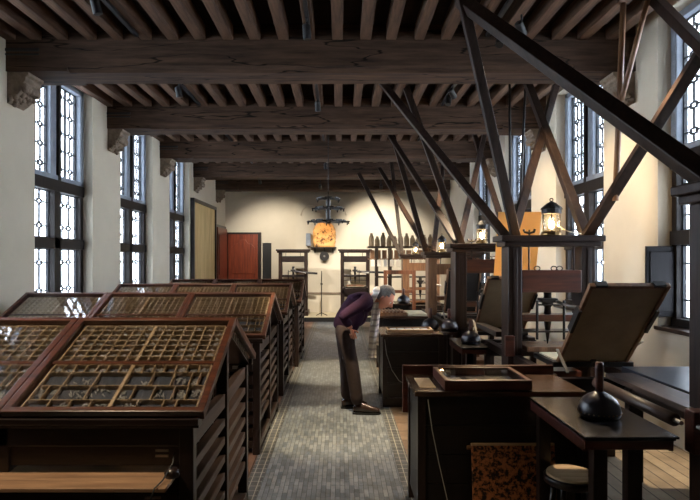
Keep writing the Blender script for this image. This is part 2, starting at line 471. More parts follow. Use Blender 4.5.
# chimney breast and dado
struct(MB().box(-1.28, .32, 16.28, 16.5, 0, 3.56).build('wall_chimney_breast', 'plaster'))
m = MB()
for cx in (-.85, -.1):
    pts = [Vector((cx + .28 * math.cos(a), 16.27, 2.95 + .3 * math.sin(a))) for a in [PI * k / 10 for k in range(11)]]
    m.tube(pts, .02, 6)
struct(m.build('trim_arches', 'plaster', smooth=True))
struct(MB().box(-1.28, .32, 16.25, 16.28, .66, .71).build('trim_dado', 'stonec'))
struct(MB().box(-1.9, 2.6, 14.95, 16.25, 0, .13).build('floor_platform', 'platform'))
struct(MB().box(-1.9, 2.6, 14.93, 14.95, 0, .115).build('trim_platform', 'black'))

# framed board on the left wall
t = thing('framed_panel', (XL + .02, 13.8, .8), 'large aged yellow panel in dark frame on the left wall beyond the windows', 'picture')
MB().box(XL, XL + .05, 12.72, 14.92, .82, 3.0).build('board', 'map', t)
m = MB()
for a in ((12.64, 12.74, .76, 3.06), (14.88, 14.96, .76, 3.06), (12.64, 14.96, .76, .84), (12.64, 14.96, 2.98, 3.06)):
    m.box(XL, XL + .09, *a)
m.build('frame', 'darkwoodz', t, bevel=.006)

# ------------------------------------------------------------------ composing cabinets
def slope_m(x, y, z, ang, back=False):
    """local x along the width, local y up the slope, local z out of it"""
    m = Matrix.Translation((x, y, z)) @ Matrix.Rotation(ang, 4, 'X')
    return m
RISE, RUN = .32, .73
ANG = math.atan2(RISE, RUN); SL = math.hypot(RISE, RUN)

def case_grid(w, l0, l1, style, rnd, fine):
    """dividers of one type case between slope lengths l0..l1"""
    m = MB(); t = .0018 if style != 'upper' else .0022; zb, zt = -.042, -.018
    def vx(x, a, b, k=t): m.box(x - k, x + k, a, b, zb, zt)
    def hy(y, a, b, k=t): m.box(a, b, y - k, y + k, zb, zt)
    x0, x1 = .05, w - .05; cx = (x0 + x1) / 2
    vx(cx, l0, l1, .007); vx(x0, l0, l1, .003); vx(x1, l0, l1, .003); hy(l0, x0, x1, .003); hy(l1, x0, x1, .003)
    cells = []
    if style == 'upper':
        R, C = 7, 7
        for a, b in ((x0, cx), (cx, x1)):
            for k in range(1, C): vx(a + (b - a) * k / C, l0, l1)
            for k in range(C):
                for r in range(R): cells.append((a + (b - a) * k / C, a + (b - a) * (k + 1) / C, l0 + (l1 - l0) * r / R, l0 + (l1 - l0) * (r + 1) / R))
        for r in range(1, R): hy(l0 + (l1 - l0) * r / R, x0, x1)
    else:
        rows = [0, .22, .52, .82, 1]
        L = l1 - l0
        for r in range(1, 4): hy(l0 + L * rows[r], x0, x1)
        for h, (a, b) in enumerate(((x0, cx), (cx, x1))):
            pat = [[0, .28, .52, .76, 1], [0, .14, .28, .64, 1], [0, .28, .64, 1], [0, .14, .28, .42, .56, .7, .85, 1]] if h == 0 else \
                  [[0, .3, .6, .75, 1], [0, .18, .42, .66, .82, 1], [0, .32, .58, .8, .9, 1], [0, .14, .28, .42, .56, .7, .85, 1]]
            for r, p in enumerate(pat):
                for k in p[1:-1]: vx(a + (b - a) * k, l0 + L * rows[r], l0 + L * rows[r + 1])
                for k in range(len(p) - 1): cells.append((a + (b - a) * p[k], a + (b - a) * p[k + 1], l0 + L * rows[r], l0 + L * rows[r + 1]))
    return m, cells

def glazed_lid(parent, x, y, z, ang, w, rnd, near):
    mtx = slope_m(x, y, z, ang)
    def T(mb):
        mb.v = [tuple(mtx @ Vector(p)) for p in mb.v]; return mb
    b = .033
    lid = T(MB().ring(0, w, 0, SL, b, -.03, .012)).build('glazed_lid', 'lid', parent, bevel=.004)
    T(MB().box(b, w - b, b, SL - b, -.012, -.009)).build('glass_pane', 'glass', lid)
    if near >= 0:
        T(MB().box(b, w - b, SL * .485, SL * .515, -.06, -.012)).build('middle_rail', 'lid', lid)
        for style, l0, l1 in (('lower', b + .01, SL * .485), ('upper', SL * .515, SL - b - .01)):
            g, cells = case_grid(w, l0, l1, style, rnd, near)
            tc = T(g).build('type_case', 'divider', parent)
            T(MB().box(.04, w - .04, l0, l1, -.050, -.042)).build('case_bottom', 'casebed' if style == 'lower' else 'casebed2', tc)
            if near > 0:
                ty = MB()
                for c in cells:
                    if rnd.random() < (.8 if style == 'upper' else .75):
                        nn = rnd.randint(3, 9) if style == 'upper' else rnd.randint(5, 12)
                        ccx, ccy = rnd.uniform(.35, .65), rnd.uniform(.3, .7)
                        for _ in range(nn):
                            px = c[0] + (c[1] - c[0]) * (ccx + rnd.uniform(-.25, .25)); py = c[2] + (c[3] - c[2]) * (ccy + rnd.uniform(-.22, .22))
                            a = rnd.uniform(0, PI); r = .011
                            mm = mtx @ Matrix.Translation((px, py, -.038 + rnd.random() * .006)) @ Matrix.Rotation(a, 4, 'Z')
                            ty.box(-r, r, -.0024, .0024, -.002, .003, mm)
                ty_o = ty.build('type_sorts', 'type', tc); ty_o['kind'] = 'stuff'
    return lid

def cabinet(yf, xr, n, w, label, near):
    rnd = random.Random(int(yf * 100))
    xl = xr - n * w
    t = thing('composing_cabinet', ((xl + xr) / 2, yf + RUN, 0), label, 'cabinet', 'composing cabinets in a row along the left aisle')
    zl = 1.005
    for k in range(n):
        glazed_lid(t, xl + k * w, yf, zl, ANG, w - .004, rnd, 1 if near else 0)
    for k in range(n):   # rear slope, seen edgewise
        mtxx = xl + k * w
        m = MB()
        M2 = Matrix.Translation((mtxx + w - .004, yf + 2 * RUN, zl)) @ Matrix.Rotation(PI, 4, 'Z') @ Matrix.Rotation(ANG, 4, 'X')
        b = .033
        m.ring(0, w - .004, 0, SL - .02, b, -.03, .012, M2)
        l = m.build('rear_lid', 'lid', t, bevel=.004)
        m = MB().box(b, w - b, b, SL - b, -.012, -.009, M2); m.build('glass_pane', 'glass', l)
        m = MB().box(.04, w - .04, .04, SL - .05, -.070, -.062, M2)
        for q in range(1, 14): m.box(.04 + (w - .08) * q / 14 - .003, .04 + (w - .08) * q / 14 + .003, .05, SL - .06, -.062, -.022, M2)
        for q in range(1, 12): m.box(.04, w - .04, SL * q / 12 - .003, SL * q / 12 + .003, -.062, -.022, M2)
        m.build('rear_type_case', 'darkwood', t)
    # frame
    xe = xr - .05; x0 = xl + .05
    for q in ([(-.005, .945), (.06, .945), (.06, .985), (-.015, .985), (-.015, .962), (-.005, .957)], [(2 * RUN - .05, .945), (2 * RUN, .945), (2 * RUN, .985), (2 * RUN - .05, .985)]):
        MB().prism([(yf + a, c) for a, c in q], x0, xe + .025, 'x').build('ledge_moulding', 'darkwood', t, bevel=.003)
    yb = yf + 2 * RUN - .05
    for x in [x0 + .0, xe - .06]:
        for y, nm in ((yf + .005, 'corner_post'), (yf + RUN - .02, 'corner_post'), (yb - .05, 'corner_post')):
            top = .95 if y != yf + RUN - .02 else zl + RISE - .06
            MB().box(x, x + .06, y, y + .055, 0, top).build(nm, 'darkwoodz', t, bevel=.004)
    for k in range(1, n):
        x = x0 + (xe - x0) * k / n
        MB().box(x - .025, x + .025, yf + .02, yf + .06, 0, .95).build('centre_post', 'darkwoodz', t, bevel=.004)
        MB().box(x - .02, x + .02, yf + .06, yb, .1, .95).build('partition_board', 'darkwoody', t)
    MB().box(x0, xe, yf + .03, yb, .05, .11).build('base_board', 'darkwoody', t, bevel=.004)
    MB().box(x0 + .01, xe - .08, yf + RUN - .01, yf + RUN + .01, .1, 1.2).build('middle_board', 'darkwood', t)
    # runners that carry the cases, seen from the aisle end
    z = .9; k = 0
    while z > .2:
        hgt = .075 if k == 0 else .042
        for ya, yb2 in ((yf + .06, yf + RUN - .02), (yf + RUN + .035, yb - .05)):
            for x in ((xe - .055, x0 + .0)):
                d = 0 if ya < yf + .3 else .022
                m = MB(); s = (yb2 - ya)
                zz0 = z + .02
                m.add([(x, ya, zz0 - hgt), (x + .045, ya, zz0 - hgt), (x + .045, yb2, zz0 + d - hgt), (x, yb2, zz0 + d - hgt),
                       (x, ya, zz0), (x + .045, ya, zz0), (x + .045, yb2, zz0 + d), (x, yb2, zz0 + d)],
                      [(0, 3, 2, 1), (4, 5, 6, 7), (0, 1, 5, 4), (1, 2, 6, 5), (2, 3, 7, 6), (3, 0, 4, 7)])
                m.build('runner', 'rail', t, bevel=.003)
        z -= .135 if k == 0 else .098
        k += 1
    return t, x0, xe, yb

specs = [(2.35, -.567, 2, .86, 'nearest two-lid composing cabinet with a pale pull-out shelf and hanging cable', True),
         (4.73, -.628, 3, .81, 'second composing cabinet from the camera, wide glazed lids right behind the nearest one', False),
         (6.79, -.638, 3, .775, 'third composing cabinet, sloping glazed lids between the second and the farthest one', False),
         (8.62, -.59, 3, .74, 'farthest composing cabinet of the row, closest to the red door', False)]
drawer0 = None
for i, (yf, xr, n, w, lab, near) in enumerate(specs):
    t, x0, xe, yb = cabinet(yf, xr, n, w, lab, near)
    if i == 0:
        MB().box(x0 + .05, xe - .06, yf + .02, yf + .04, .86, .95).build('upper_fascia', 'darkwood', t, bevel=.004)
        fl = MB().box(x0 + .06, xe - .06, yf + .035, yf + .05, .775, .86).box(x0 + .06, xe - .06, yf + .03, yf + .045, .858, .864).build('front_flap', 'darkwood', t, bevel=.003)
        MB().box(-.785, -.73, yf + .03, yf + .037, .835, .845).box(-.785, -.73, yf + .03, yf + .037, .812, .822).build('label_strip', 'steel', fl)
        MB().box(x0 + .05, xe - .07, yf - .15, yf + .32, .735, .752).build('pull_out_shelf', 'shelfwood', t, bevel=.003)
        MB().box(x0 + .05, xe - .06, yf + .33, yf + .345, .66, .86).build('niche_back', 'darkwood', t)
        dr = MB().box(x0 + .05, xe - .065, yf + .01, yf + .03, .5, .665).build('drawer_front', 'darkwood', t, bevel=.004)
        MB().box(-.82, -.755, yf + .002, yf + .01, .645, .655).build('label_strip', 'steel', dr)
        for z in (.33, .16):
            MB().box(x0 + .05, xe - .065, yf + .01, yf + .03, z, z + .16).build('drawer_front', 'darkwood', t, bevel=.004)
        MB().lathe([(.0, 0), (.03, .0), (.032, .02), (.02, .035), (0, .036)], (-.695, yf - .03, .753), 14).build('knob', 'darkwood', t, smooth=True)
        pts = [(-.702, yf + .02, .835), (-.70, yf - .005, .80), (-.712, yf - .10, .765), (-.725, yf - .162, .757), (-.745, yf - .165, .70), (-.79, yf - .03, .5), (-.79, yf - .01, .2), (-.78, yf - .01, .01)]
        MB().tube(pts, .0035, 6).build('black_cable', 'black', t, smooth=True)
    else:
        cw = (xe - x0) / n
        for c in range(n):
            for r in range(7):
                z = .14 + r * .112
                xa = x0 + c * cw + .07; xb = x0 + (c + 1) * cw - .03 - (.035 if c == n - 1 else 0)
                d = MB().box(xa, xb, yf + .03, yf + .5, z, z + .075).build('case_drawer', 'darkwood', t)
                hx = xb - .12
                MB().box(hx - .05, hx + .03, yf + .018, yf + .03, z + .025, z + .05).build('drawer_pull', 'steel', d)

# small bundle on the end of the farthest cabinet
tag(MB().lathe([(0, 0), (.06, .01), (.08, .06), (.05, .12), (0, .14)], (-.66, 9.9, 1.0), 10).build('cloth_bundle', 'cream', org=(-.66, 9.9, 1.0)),
    'small pale cloth bundle at the aisle end of the farthest cabinet', 'cloth') if False else None

# ------------------------------------------------------------------ benches on the right
def ink_ball(x, y, z, r, label, hh=.13, mat='leather'):
    t = thing('ink_ball', (x, y, z), label, 'ink ball', 'leather ink balls on the benches')
    prof = [(0, 0), (r * .74, .002), (r * .93, r * .10), (r, r * .28), (r * .985, r * .42), (r * .93, r * .66), (r * .78, r * .92), (r * .56, r * 1.1), (r * .32, r * 1.22), (r * .2, r * 1.3), (0, r * 1.32)]
    MB().lathe(prof, (x, y, z), 24).build('leather_pad', mat, t, smooth=True)
    m = MB()
    for k in range(28):
        a = 2 * PI * k / 28
        m.lathe([(0, -.005), (.005, 0), (0, .005)], (x + r * math.cos(a) * 1.0, y + r * math.sin(a) * 1.0, z + r * .30), 5)
    m.build('stud_ring', 'brass', t)
    zz = z + r * 1.26
    MB().lathe([(r * .2, -.02), (r * .19, hh * .3), (r * .21, hh * .8), (r * .17, hh), (0, hh)], (x, y, zz), 12).build('handle', 'redwood', t, smooth=True)
    return t

# nearest ink table
def ink_table(x0, x1, y0, y1, z, label):
    t = thing('ink_table', ((x0 + x1) / 2, (y0 + y1) / 2, 0), label, 'table')
    MB().box(x0, x1, y0, y1, z - .012, z).box(x0 + .01, x1 - .01, y0 + .01, y1 - .01, z - .022, z - .012).build('table_top', 'blacktop', t, bevel=.003)
    MB().box(x0 + .005, x1 - .03, y0 + .01, y0 + .03, z - .062, z - .022).box(x0 + .005, x0 + .025, y0 + .03, y1, z - .075, z - .022).box(x1 - .03, x1 - .01, y0 + .03, y1, z - .075, z - .022).box(x0 + .025, x1 - .03, y1 - .02, y1, z - .075, z - .022).build('apron', 'redwood', t, bevel=.003)
    for x, y in ((x0 + .06, y0 + .045), (x1 - .21, y0 + .045), (x0 + .03, y1 - .08), (x1 - .14, y1 - .1)):
        MB().box(x, x + .065, y, y + .06, 0, z - .03).build('leg', 'darkwoodz', t, bevel=.004)
    return t
ink_table(1.107, 1.536, 2.53, 3.27, .85, 'small black-topped table in front with one round ink ball on it')
ink_ball(1.32, 2.85, .85, .103, 'largest dark leather ink ball, on the nearest black table', .15)
ink_table(1.185, 1.45, 5.44, 6.1, .80, 'small dark table beside the first press holding a single ink ball')
ink_ball(1.335, 5.72, .80, .10, 'ink ball alone on the small table beside the first press', .12)

# stool
t = thing('stool', (1.25, 3.03, 0), 'round stool with pale worn seat tucked under the near table', 'stool')
sx, sy, sz = 1.25, 3.03, .50
MB().lathe([(0, -.03), (.12, -.03), (.128, -.015), (.125, 0), (0, .002)], (sx, sy, sz), 28).build('seat', 'lightwood', t, smooth=False)
MB().lathe([(.12, -.06), (.14, -.05), (.142, -.02), (.13, -.012), (.125, -.03), (.11, -.05)], (sx, sy, sz), 28).build('seat_ring', 'darkwood', t, smooth=True)
for k in range(4):
    a = k * PI / 2
    MB().tube([(sx + .09 * math.cos(a), sy + .09 * math.sin(a), sz - .04), (sx + .14 * math.cos(a), sy + .14 * math.sin(a), 0)], [.017, .014], 10).build('leg', 'darkwoodz', t, smooth=True)
m = MB()
for k in range(4):
    a = k * PI / 2; b = a + PI / 2
    m.tube([(sx + .125 * math.cos(a), sy + .125 * math.sin(a), .16), (sx + .125 * math.cos(b), sy + .125 * math.sin(b), .16)], .008, 8)
m.build('rung', 'darkwood', t)

def bench(x0, x1, y0, y1, z, label, top='benchtop', back=False, over=.0):
    t = thing('work_bench', ((x0 + x1) / 2, (y0 + y1) / 2, 0), label, 'bench')
    MB().box(x0 - .02, x1, y0 - .02, y1, z - .03, z).build('bench_top', top, t, bevel=.004)
    # boarded carcass
    m = MB(); hb = (z - .13) / 4
    for k in range(4): m.box(x0 + .03, x1 - .04, y0 + .012, y0 + .03, .1 + k * hb, .1 + (k + 1) * hb - .004)
    m.box(x0 + .01, x0 + .03, y0 + .03, y1 - .03, .1, z - .03).box(x1 - .04, x1 - .02, y0 + .03, y1 - .03, .1, z - .03).box(x0 + .03, x1 - .04, y1 - .03, y1 - .01, .1, z - .03)
    m.build('front_boards', 'blackwood', t, bevel=.002)
    for x, y in ((x0, y0), (x1 - .05, y0), (x0, y1 - .05), (x1 - .05, y1 - .05)):
        MB().box(x, x + .05, y, y + .05, 0, z - .03).build('corner_post', 'darkwoodz', t, bevel=.003)
    MB().box(x0 + .0, x1, y0 - .01, y0 + .012, 0, .1).build('plinth', 'darkwood', t, bevel=.004)
    return t
t = bench(.475, 1.5, 3.42, 3.93, .85, 'long black bench carrying the glazed display case, nearest one')
MB().box(.44, 1.5, 3.93, 3.96, .58, .91).build('back_board', 'redwood', t, bevel=.004)
pts = [(.535, 3.41, .80), (.56, 3.405, .62), (.60, 3.40, .42), (.65, 3.395, .2), (.67, 3.39, .08)]
MB().tube(pts, .003, 6).build('pale_cable', 'wire', t, smooth=True)
# display case
t = thing('display_case', (.9, 3.63, .85), 'flat glazed wooden display case lying on the nearest bench', 'display case')
MB().ring(.64, 1.175, 3.42, 3.86, .028, .852, .915).build('frame', 'redwood', t, bevel=.003)
MB().box(.66, 1.155, 3.44, 3.84, .852, .86).build('case_floor', 'blueblack', t)
MB().box(.66, 1.155, 3.44, 3.84, .906, .909).build('glass_pane', 'glass', t)
MB().box(.68, .80, 3.52, 3.74, .862, .866).build('printed_sheet', 'whitepaper', t)
MB().box(.84, 1.1, 3.50, 3.76, .862, .868).build('type_plate', 'steel', t)
tag(MB().box(.50, .60, 3.50, 3.78, .851, .854).build('paper_sheet', 'lightwood', org=(.55, 3.64, .851)), 'pale sheet lying at the aisle end of the nearest bench', 'paper')
# leaning blackened hide board
t = thing('leaning_board', (.96, 3.3, 0), 'orange-brown board with blackened patches leaning against the nearest bench', 'board')
mt = Matrix.Translation((.79, 3.29, .0)) @ Matrix.Rotation(math.radians(-8), 4, 'X')
MB().box(0, .50, 0, .02, .01, .54, mt).build('board_face', 'oldhide', t, bevel=.004)
MB().box(0, .50, -.002, .022, .54, .553, mt).build('top_edge', 'lightwood', t, bevel=.002)
MB().tube([(.765, 3.375, .52), (.79, 3.375, .52)], .013, 10).build('peg', 'oakwood', t)

T3 = bench(.48, 1.16, 6.29, 6.95, .82, 'black bench beside the bending man with a tray and two ink balls')
pts = [(.50, 6.27, .76), (.52, 6.265, .6), (.58, 6.26, .42), (.66, 6.26, .30), (.72, 6.26, .27)]
MB().tube(pts, .004, 6).build('pale_cable', 'wire', T3, smooth=True)
t = thing('wooden_tray', (.8, 6.45, .82), 'pale wooden tray of set type on the bench beside the man', 'tray')
MB().box(.54, 1.06, 6.33, 6.62, .822, .836).build('tray_floor', 'lightwood', t, bevel=.002)
MB().ring(.54, 1.06, 6.33, 6.62, .015, .836, .862).build('tray_rim', 'lightwood', t, bevel=.002)
m = MB()
for k in range(5): m.box(.58 + k * .09, .655 + k * .09, 6.37, 6.58, .837, .852)
m.build('type_lines', 'type', t, bevel=.002)
ink_ball(1.085, 6.72, .82, .105, 'left ink ball of the two on the bench beside the man', .12)
t2 = ink_ball(1.29, 6.62, .82, .105, 'right ink ball of the two, standing between bench and press', .12)
# a small stand carries it
t = thing('side_stand', (1.32, 6.62, 0), 'narrow dark stand at the right end of the bench beside the man', 'stand')
MB().box(1.17, 1.35, 6.42, 6.85, .79, .82).build('stand_top', 'blacktop', t, bevel=.003)
for x, y in ((1.18, 6.45), (1.30, 6.45), (1.18, 6.78), (1.30, 6.78)):
    MB().box(x, x + .04, y, y + .04, 0, .79).build('leg', 'darkwoodz', t)

T4 = bench(.56, 1.25, 7.95, 8.65, .85, 'black bench behind the man under the long brown tray')
t = thing('wooden_tray', (.75, 8.2, .85), 'brown slatted tray the man is looking at, on the second bench', 'tray')
MB().box(.54, .95, 7.98, 8.5, .852, .90).build('tray_body', 'oakwood', t, bevel=.003)
m = MB()
for k in range(7): m.box(.56 + k * .052, .59 + k * .052, 8.0, 8.48, .90, .915)
m.build('slats', 'redwood', t)
tag(MB().box(.97, 1.24, 7.98, 8.55, .852, .885).build('stone_slab', 'cream', org=(1.1, 8.2, .852), bevel=.004), 'cream slab lying beside the brown slatted tray', 'slab')
T5 = bench(.62, 1.3, 10.2, 10.9, .85, 'farthest black bench, small behind the head of the man')
ink_ball(1.18, 10.4, .85, .12, 'farthest ink ball on the bench behind the head of the man', .12)
tag(MB().box(.66, 1.0, 10.28, 10.7, .852, .858).build('paper_sheet', 'whitepaper', org=(.8, 10.5, .852)), 'white sheet on the farthest bench behind the man', 'paper')

# ------------------------------------------------------------------ presses
def brace(p, q, w, label):
    a = Vector(p); b = Vector(q)
    w = w * .92
    o = MB().bar(a, b, w, w * .8, (0, 1, 0)).build('ceiling_brace', 'strut', org=p, bevel=.006)
    return tag(o, label, 'brace', 'wooden braces between presses and ceiling')
def press(loc, W, zt, label, braces=(), post='presswood', cross='redwood', rails=(-1.1, 1.1), tymp=None, poles=(), depth=.3,
          pw=.14, group='wooden printing presses', full=True, cz=(.19, .36), name='printing_press', handle=1, tdx=0):
    X, Y, Z0 = loc
    t = thing(name, loc, label, 'printing press', group)
    x0, x1 = X - W / 2 + .07, X + W / 2 - .07
    d = depth
    for x in (x0, x1 - pw):
        c = MB().box(x, x + pw, Y - d / 2, Y + d / 2, Z0, zt - .1).build('cheek_post', post, t, bevel=.008)
        if full: MB().box(x + .045, x + pw - .045, Y - d / 2 - .012, Y - d / 2, Z0 + .3, zt - .12).build('post_moulding', post, c, bevel=.004)
        MB().box(x - .03, x + pw + .03, Y - d / 2 - .3, Y + d / 2 + .3, Z0, Z0 + .12).build('foot', post, t, bevel=.01)
    m = MB().box(X - W / 2, X + W / 2, Y - d / 2 - .05, Y + d / 2 + .05, zt - .055, zt).box(X - W / 2 + .03, X + W / 2 - .03, Y - d / 2 - .03, Y + d / 2 + .03, zt - .1, zt - .055)
    m.build('head_cap', 'presswoodx', t, bevel=.01)
    MB().box(x0 + pw, x1 - pw, Y - .11, Y + .11, zt - cz[1], zt - cz[0]).build('head_crosspiece', cross, t, bevel=.006)
    MB().box(x0 + pw, x1 - pw, Y - .11, Y + .11, Z0 + .5, Z0 + .66).build('winter_beam', cross, t, bevel=.006)
    xc = X
    # iron rods and scrolls
    for dx in (-.2, .2): MB().tube([(xc + dx, Y - .09, zt - .1), (xc + dx, Y - .09, zt - cz[0] - .01)], .008, 6).build('iron_rod', 'iron', t)
    if full:
        for dx in (-.13, .02, .07):
            m = MB()
            pts = [(xc + dx + .026 * math.cos(a), Y - .1, zt - cz[0] + .015 + .02 * math.sin(a)) for a in [2 * PI * k / 12 for k in range(13)]]
            m.tube(pts, .005, 6); m.build('iron_scroll', 'iron', t)
        m = MB().tube([(xc - .2, Y - .1, zt), (xc - .2, Y - .1, zt + .05)], .009, 6)
        for s in (-1, 1): m.tube([(xc - .2, Y - .1, zt + .02), (xc - .2 + s * .04, Y - .1, zt + .03), (xc - .2 + s * .05, Y - .1, zt + .055)], .012, 6)
        m.build('wing_nut', 'iron', t)
    # screw, collar, till, platen
    zs = zt - .53
    m = MB().lathe([(.035, .05), (.035, -.03), (.05, -.05), (.05, -.09), (.028, -.12), (.035, -.2), (.03, -.27), (.012, -.40), (.004, -.45)][::-1], (xc, Y, zs), 14)
    m.build('screw', 'iron', t, smooth=True)
    m = MB().box(xc - .075, xc + .075, Y - .06, Y + .06, zs - .075, zs - .035); m.build('collar', 'iron', t, bevel=.008)
    hl = MB().tube([(xc + handle * .06, Y - .05, zs - .06), (xc + handle * .14, Y - .13, zs - .1), (xc + handle * .36, Y - .4, zs - .13)], [.014, .016, .022], 8)
    hl.build('bar_handle', 'steel', t, smooth=True)
    m = MB()
    for dx in (-.13, .11):
        m.tube([(xc + dx, Y - .1, zs - .05), (xc + dx, Y - .1, zs - .40)], .012, 6)
    m.tube([(xc - .14, Y - .1, zs - .09), (xc + .12, Y - .1, zs - .09)], .008, 6)
    m.build('till_irons', 'iron', t)
    MB().box(x0 + pw, x1 - pw, Y - .1, Y + .1, zs - .24, zs - .18).build('shelf_board', cross, t, bevel=.006)
    MB().box(x0 + pw, x1 - pw, Y - .09, Y + .09, zs - .34, zs - .325).build('lower_till', 'darkwood', t, bevel=.003)
    MB().box(xc - .24, xc + .24, Y - .18, Y + .18, zs - .50, zs - .455).build('platen', 'oakwood', t, bevel=.006)
    # carriage: two long rails with a bed riding on them
    zr = Z0 + .80 if full else Z0 + .78
    for dx in (-.31, .31):
        MB().box(xc + dx - .035, xc + dx + .035, Y + rails[0], Y + rails[1], zr - .07, zr).build('carriage_rail', 'darkwoody', t, bevel=.004)
    for dy in rails:
        s = 1 if dy < 0 else -1
        MB().box(xc - .36, xc + .36, Y + dy + s * .0, Y + dy + s * .07, zr - .16, zr - .03).build('rail_tie', 'darkwood', t, bevel=.004)
        for dx in (-.33, .33):
            MB().box(xc + dx - .03, xc + dx + .03, Y + dy, Y + dy + s * .06, Z0, zr - .07).build('rail_leg', 'darkwoodz', t, bevel=.004)
    if tymp:
        yb, yt, tz0, tz1, w, mat, fr = tymp    # hinge y, top y (offsets), heights
        xc += tdx
        # bed with coffin
        MB().box(xc - w / 2 - .04, xc + w / 2 + .04, Y + yb - .04, Y - .2, zr, zr + .04).build('coffin', 'blackwood', t, bevel=.004)
        MB().box(xc - w / 2, xc + w / 2, Y + yb + .06, Y - .24, zr + .04, zr + .052).build('press_stone', 'cream', t)
        a = Vector((xc, Y + yb, tz0)); b = Vector((xc, Y + yt, tz1)); L = (b - a).length
        ang = math.atan2(tz1 - tz0, yt - yb)
        mt = Matrix.Translation(a) @ Matrix.Rotation(ang, 4, 'X')
        ty = MB().ring(-w / 2, w / 2, 0, L, .026, -.018, .018, mt).build('tympan', 'oakwood', t, bevel=.004)
        MB().box(-w / 2 + .02, w / 2 - .02, .02, L - .02, -.006, .006, mt).build('parchment', mat, ty)
        for s in (-1, 1):
            MB().box(s * w / 2 - .012, s * w / 2 + .012, L * .45, L * .72, -.03, .03, mt).build('side_clasp', 'iron', ty)
            MB().box(s * w * .36 - .04, s * w * .36 + .04, L - .01, L + .012, -.022, .022, mt).build('hinge', 'iron', ty)
        MB().box(-.02, .02, -.0, .05, -.03, .03, mt).build('latch', 'iron', ty)
        h = MB().bar((xc - w / 2 - .03, Y + yb - .3, zr + .01), (xc - w / 2 - .03, (Y + yb) + (yt - yb) * .16, tz0 + .12), .02, .012)
        h.build('tympan_stay', 'steel', ty)
        h = MB().bar((xc + w / 2 + .03, Y + yb + .25, zr + .01), (xc + w / 2 + .03, (Y + yb) + (yt - yb) * .3, tz0 + (tz1 - tz0) * .3), .02, .012)
        h.build('tympan_stay', 'steel', ty)
        if fr:
            a2 = b; b2 = Vector((xc, Y + fr[0], fr[1])); L2 = (b2 - a2).length
            mt2 = Matrix.Translation(a2) @ Matrix.Rotation(math.atan2(fr[1] - tz1, fr[0] - yt), 4, 'X')
            f = MB(); w2 = fr[2]; o = fr[3]
            MB().box(o - w2 / 2, o + w2 / 2, 0.02, L2, -.004, .004, mt2).build('frisket', 'amber', t)
    for p, q, w, lab in braces: brace(p, q, w, lab)
    for p, q, r in poles:
        MB().tube([p, q], r, 8).build('iron_pole', 'oakwood' if r > .02 else 'iron', t, smooth=True)
    return t
def up(u, v, z=3.88):   # where a brace meets the joists
    Y = 560 * (z - H) / (260 - v); return ((u - 340) * Y / 560, Y, z)
# world points of the brace ends were measured once from the room's own grid
P1 = press((1.89, 5.1, 0), .92, 1.87, 'first whole wooden press, parchment tympan raised toward the camera', braces=[
    ((1.60, 5.1, 1.86), (1.02, 4.72, 3.9), .088, 'steep near-vertical brace rising from the first press to the top photo edge'), ((1.53, 5.15, 1.86), (.50, 7.0, 3.9), .088, 'long brace leaning far left from the left end of the first press head'), ((1.60, 5.2, 1.86), (2.72, 7.0, 3.9), .085, 'brace leaning right from the left end of the first press head'),
    ((2.27, 5.15, 1.86), (2.33, 7.0, 3.9), .095, 'brace from the right end of the first press, leaning left behind the lantern'), ((2.24, 5.1, 1.86), (2.9, 3.6, 3.9), .095, 'brace from the right end of the first press crossing the pale right pier')],
    poles=[((2.37, 4.82, 2.16), (2.46, 4.86, 3.9), .026), ((2.42, 4.82, 3.02), (2.6, 4.7, 3.9), .024)],
    tymp=(-.62, -1.22, .83, 1.48, .56, 'parch', None), tdx=.12, cz=(.31, .51), depth=.22, pw=.125, rails=(-.95, .85))
MB().box(1.46, 1.54, 4.93, 4.985, .80, .98).build('end_block', 'redwood', P1, bevel=.005)
MB().box(1.46, 1.56, 5.24, 6.0, .93, .98).build('rail_board', 'darkwoody', P1, bevel=.004)
press((1.80, 6.9, 0), .96, 1.85, 'press with an amber sheet on its raised tympan, behind the first press', braces=[
    ((1.50, 6.9, 1.84), (.86, 7.3, 3.9), .09, 'brace of the amber-sheet press rising steeply to the second beam bay'), ((1.46, 6.9, 1.84), (.90, 10.1, 3.9), .09, 'brace of the amber-sheet press leaning long to the left and back'), ((1.48, 6.95, 1.84), (2.5, 9.6, 3.9), .08, 'brace of the amber-sheet press leaning right from its left end'), ((2.1, 6.95, 1.84), (2.3, 9.7, 3.9), .08, 'brace from the right end of the amber-sheet press')],
    poles=[((2.1, 6.9, 1.84), (2.15, 7.1, 3.9), .016), ((2.2, 6.9, 1.84), (2.32, 7.0, 3.9), .016)],
    tymp=(-.55, -1.12, .86, 1.47, .56, 'parch', (-1.3, 2.13, .43, .0)), rails=(-.75, 1.0), cross='redwood')
press((1.80, 9.0, 0), .95, 1.78, 'brown press with a black tympan, third one from the camera', braces=[
    ((1.38, 9.0, 1.78), (.95, 10.1, 3.9), .09, 'steep brace on the black-tympan press'), ((1.42, 9.0, 1.78), (.88, 13.2, 3.9), .09, 'slanting long brace on the black-tympan press leaning to the left'), ((1.5, 9.0, 1.78), (2.2, 11.8, 3.9), .08, 'brace of the black-tympan press leaning to the right')],
    tymp=(-.6, -.9, .86, 1.52, .5, 'parchdark', None), rails=(-1.1, 1.0), post='oakwood', cross='oakwood', full=False)
press((1.72, 12.0, 0), .92, 1.78, 'brown press farthest down the row, in front of the jar shelf', braces=[
    ((1.3, 12.0, 1.78), (.42, 12.6, 3.6), .09, 'leftmost brace, slanting across the back wall beside the jars'), ((1.33, 12.0, 1.78), (1.13, 12.4, 3.88), .08, 'thin upright brace of the farthest press')],
    rails=(-.9, .9), post='oakwood', cross='oakwood', full=False)
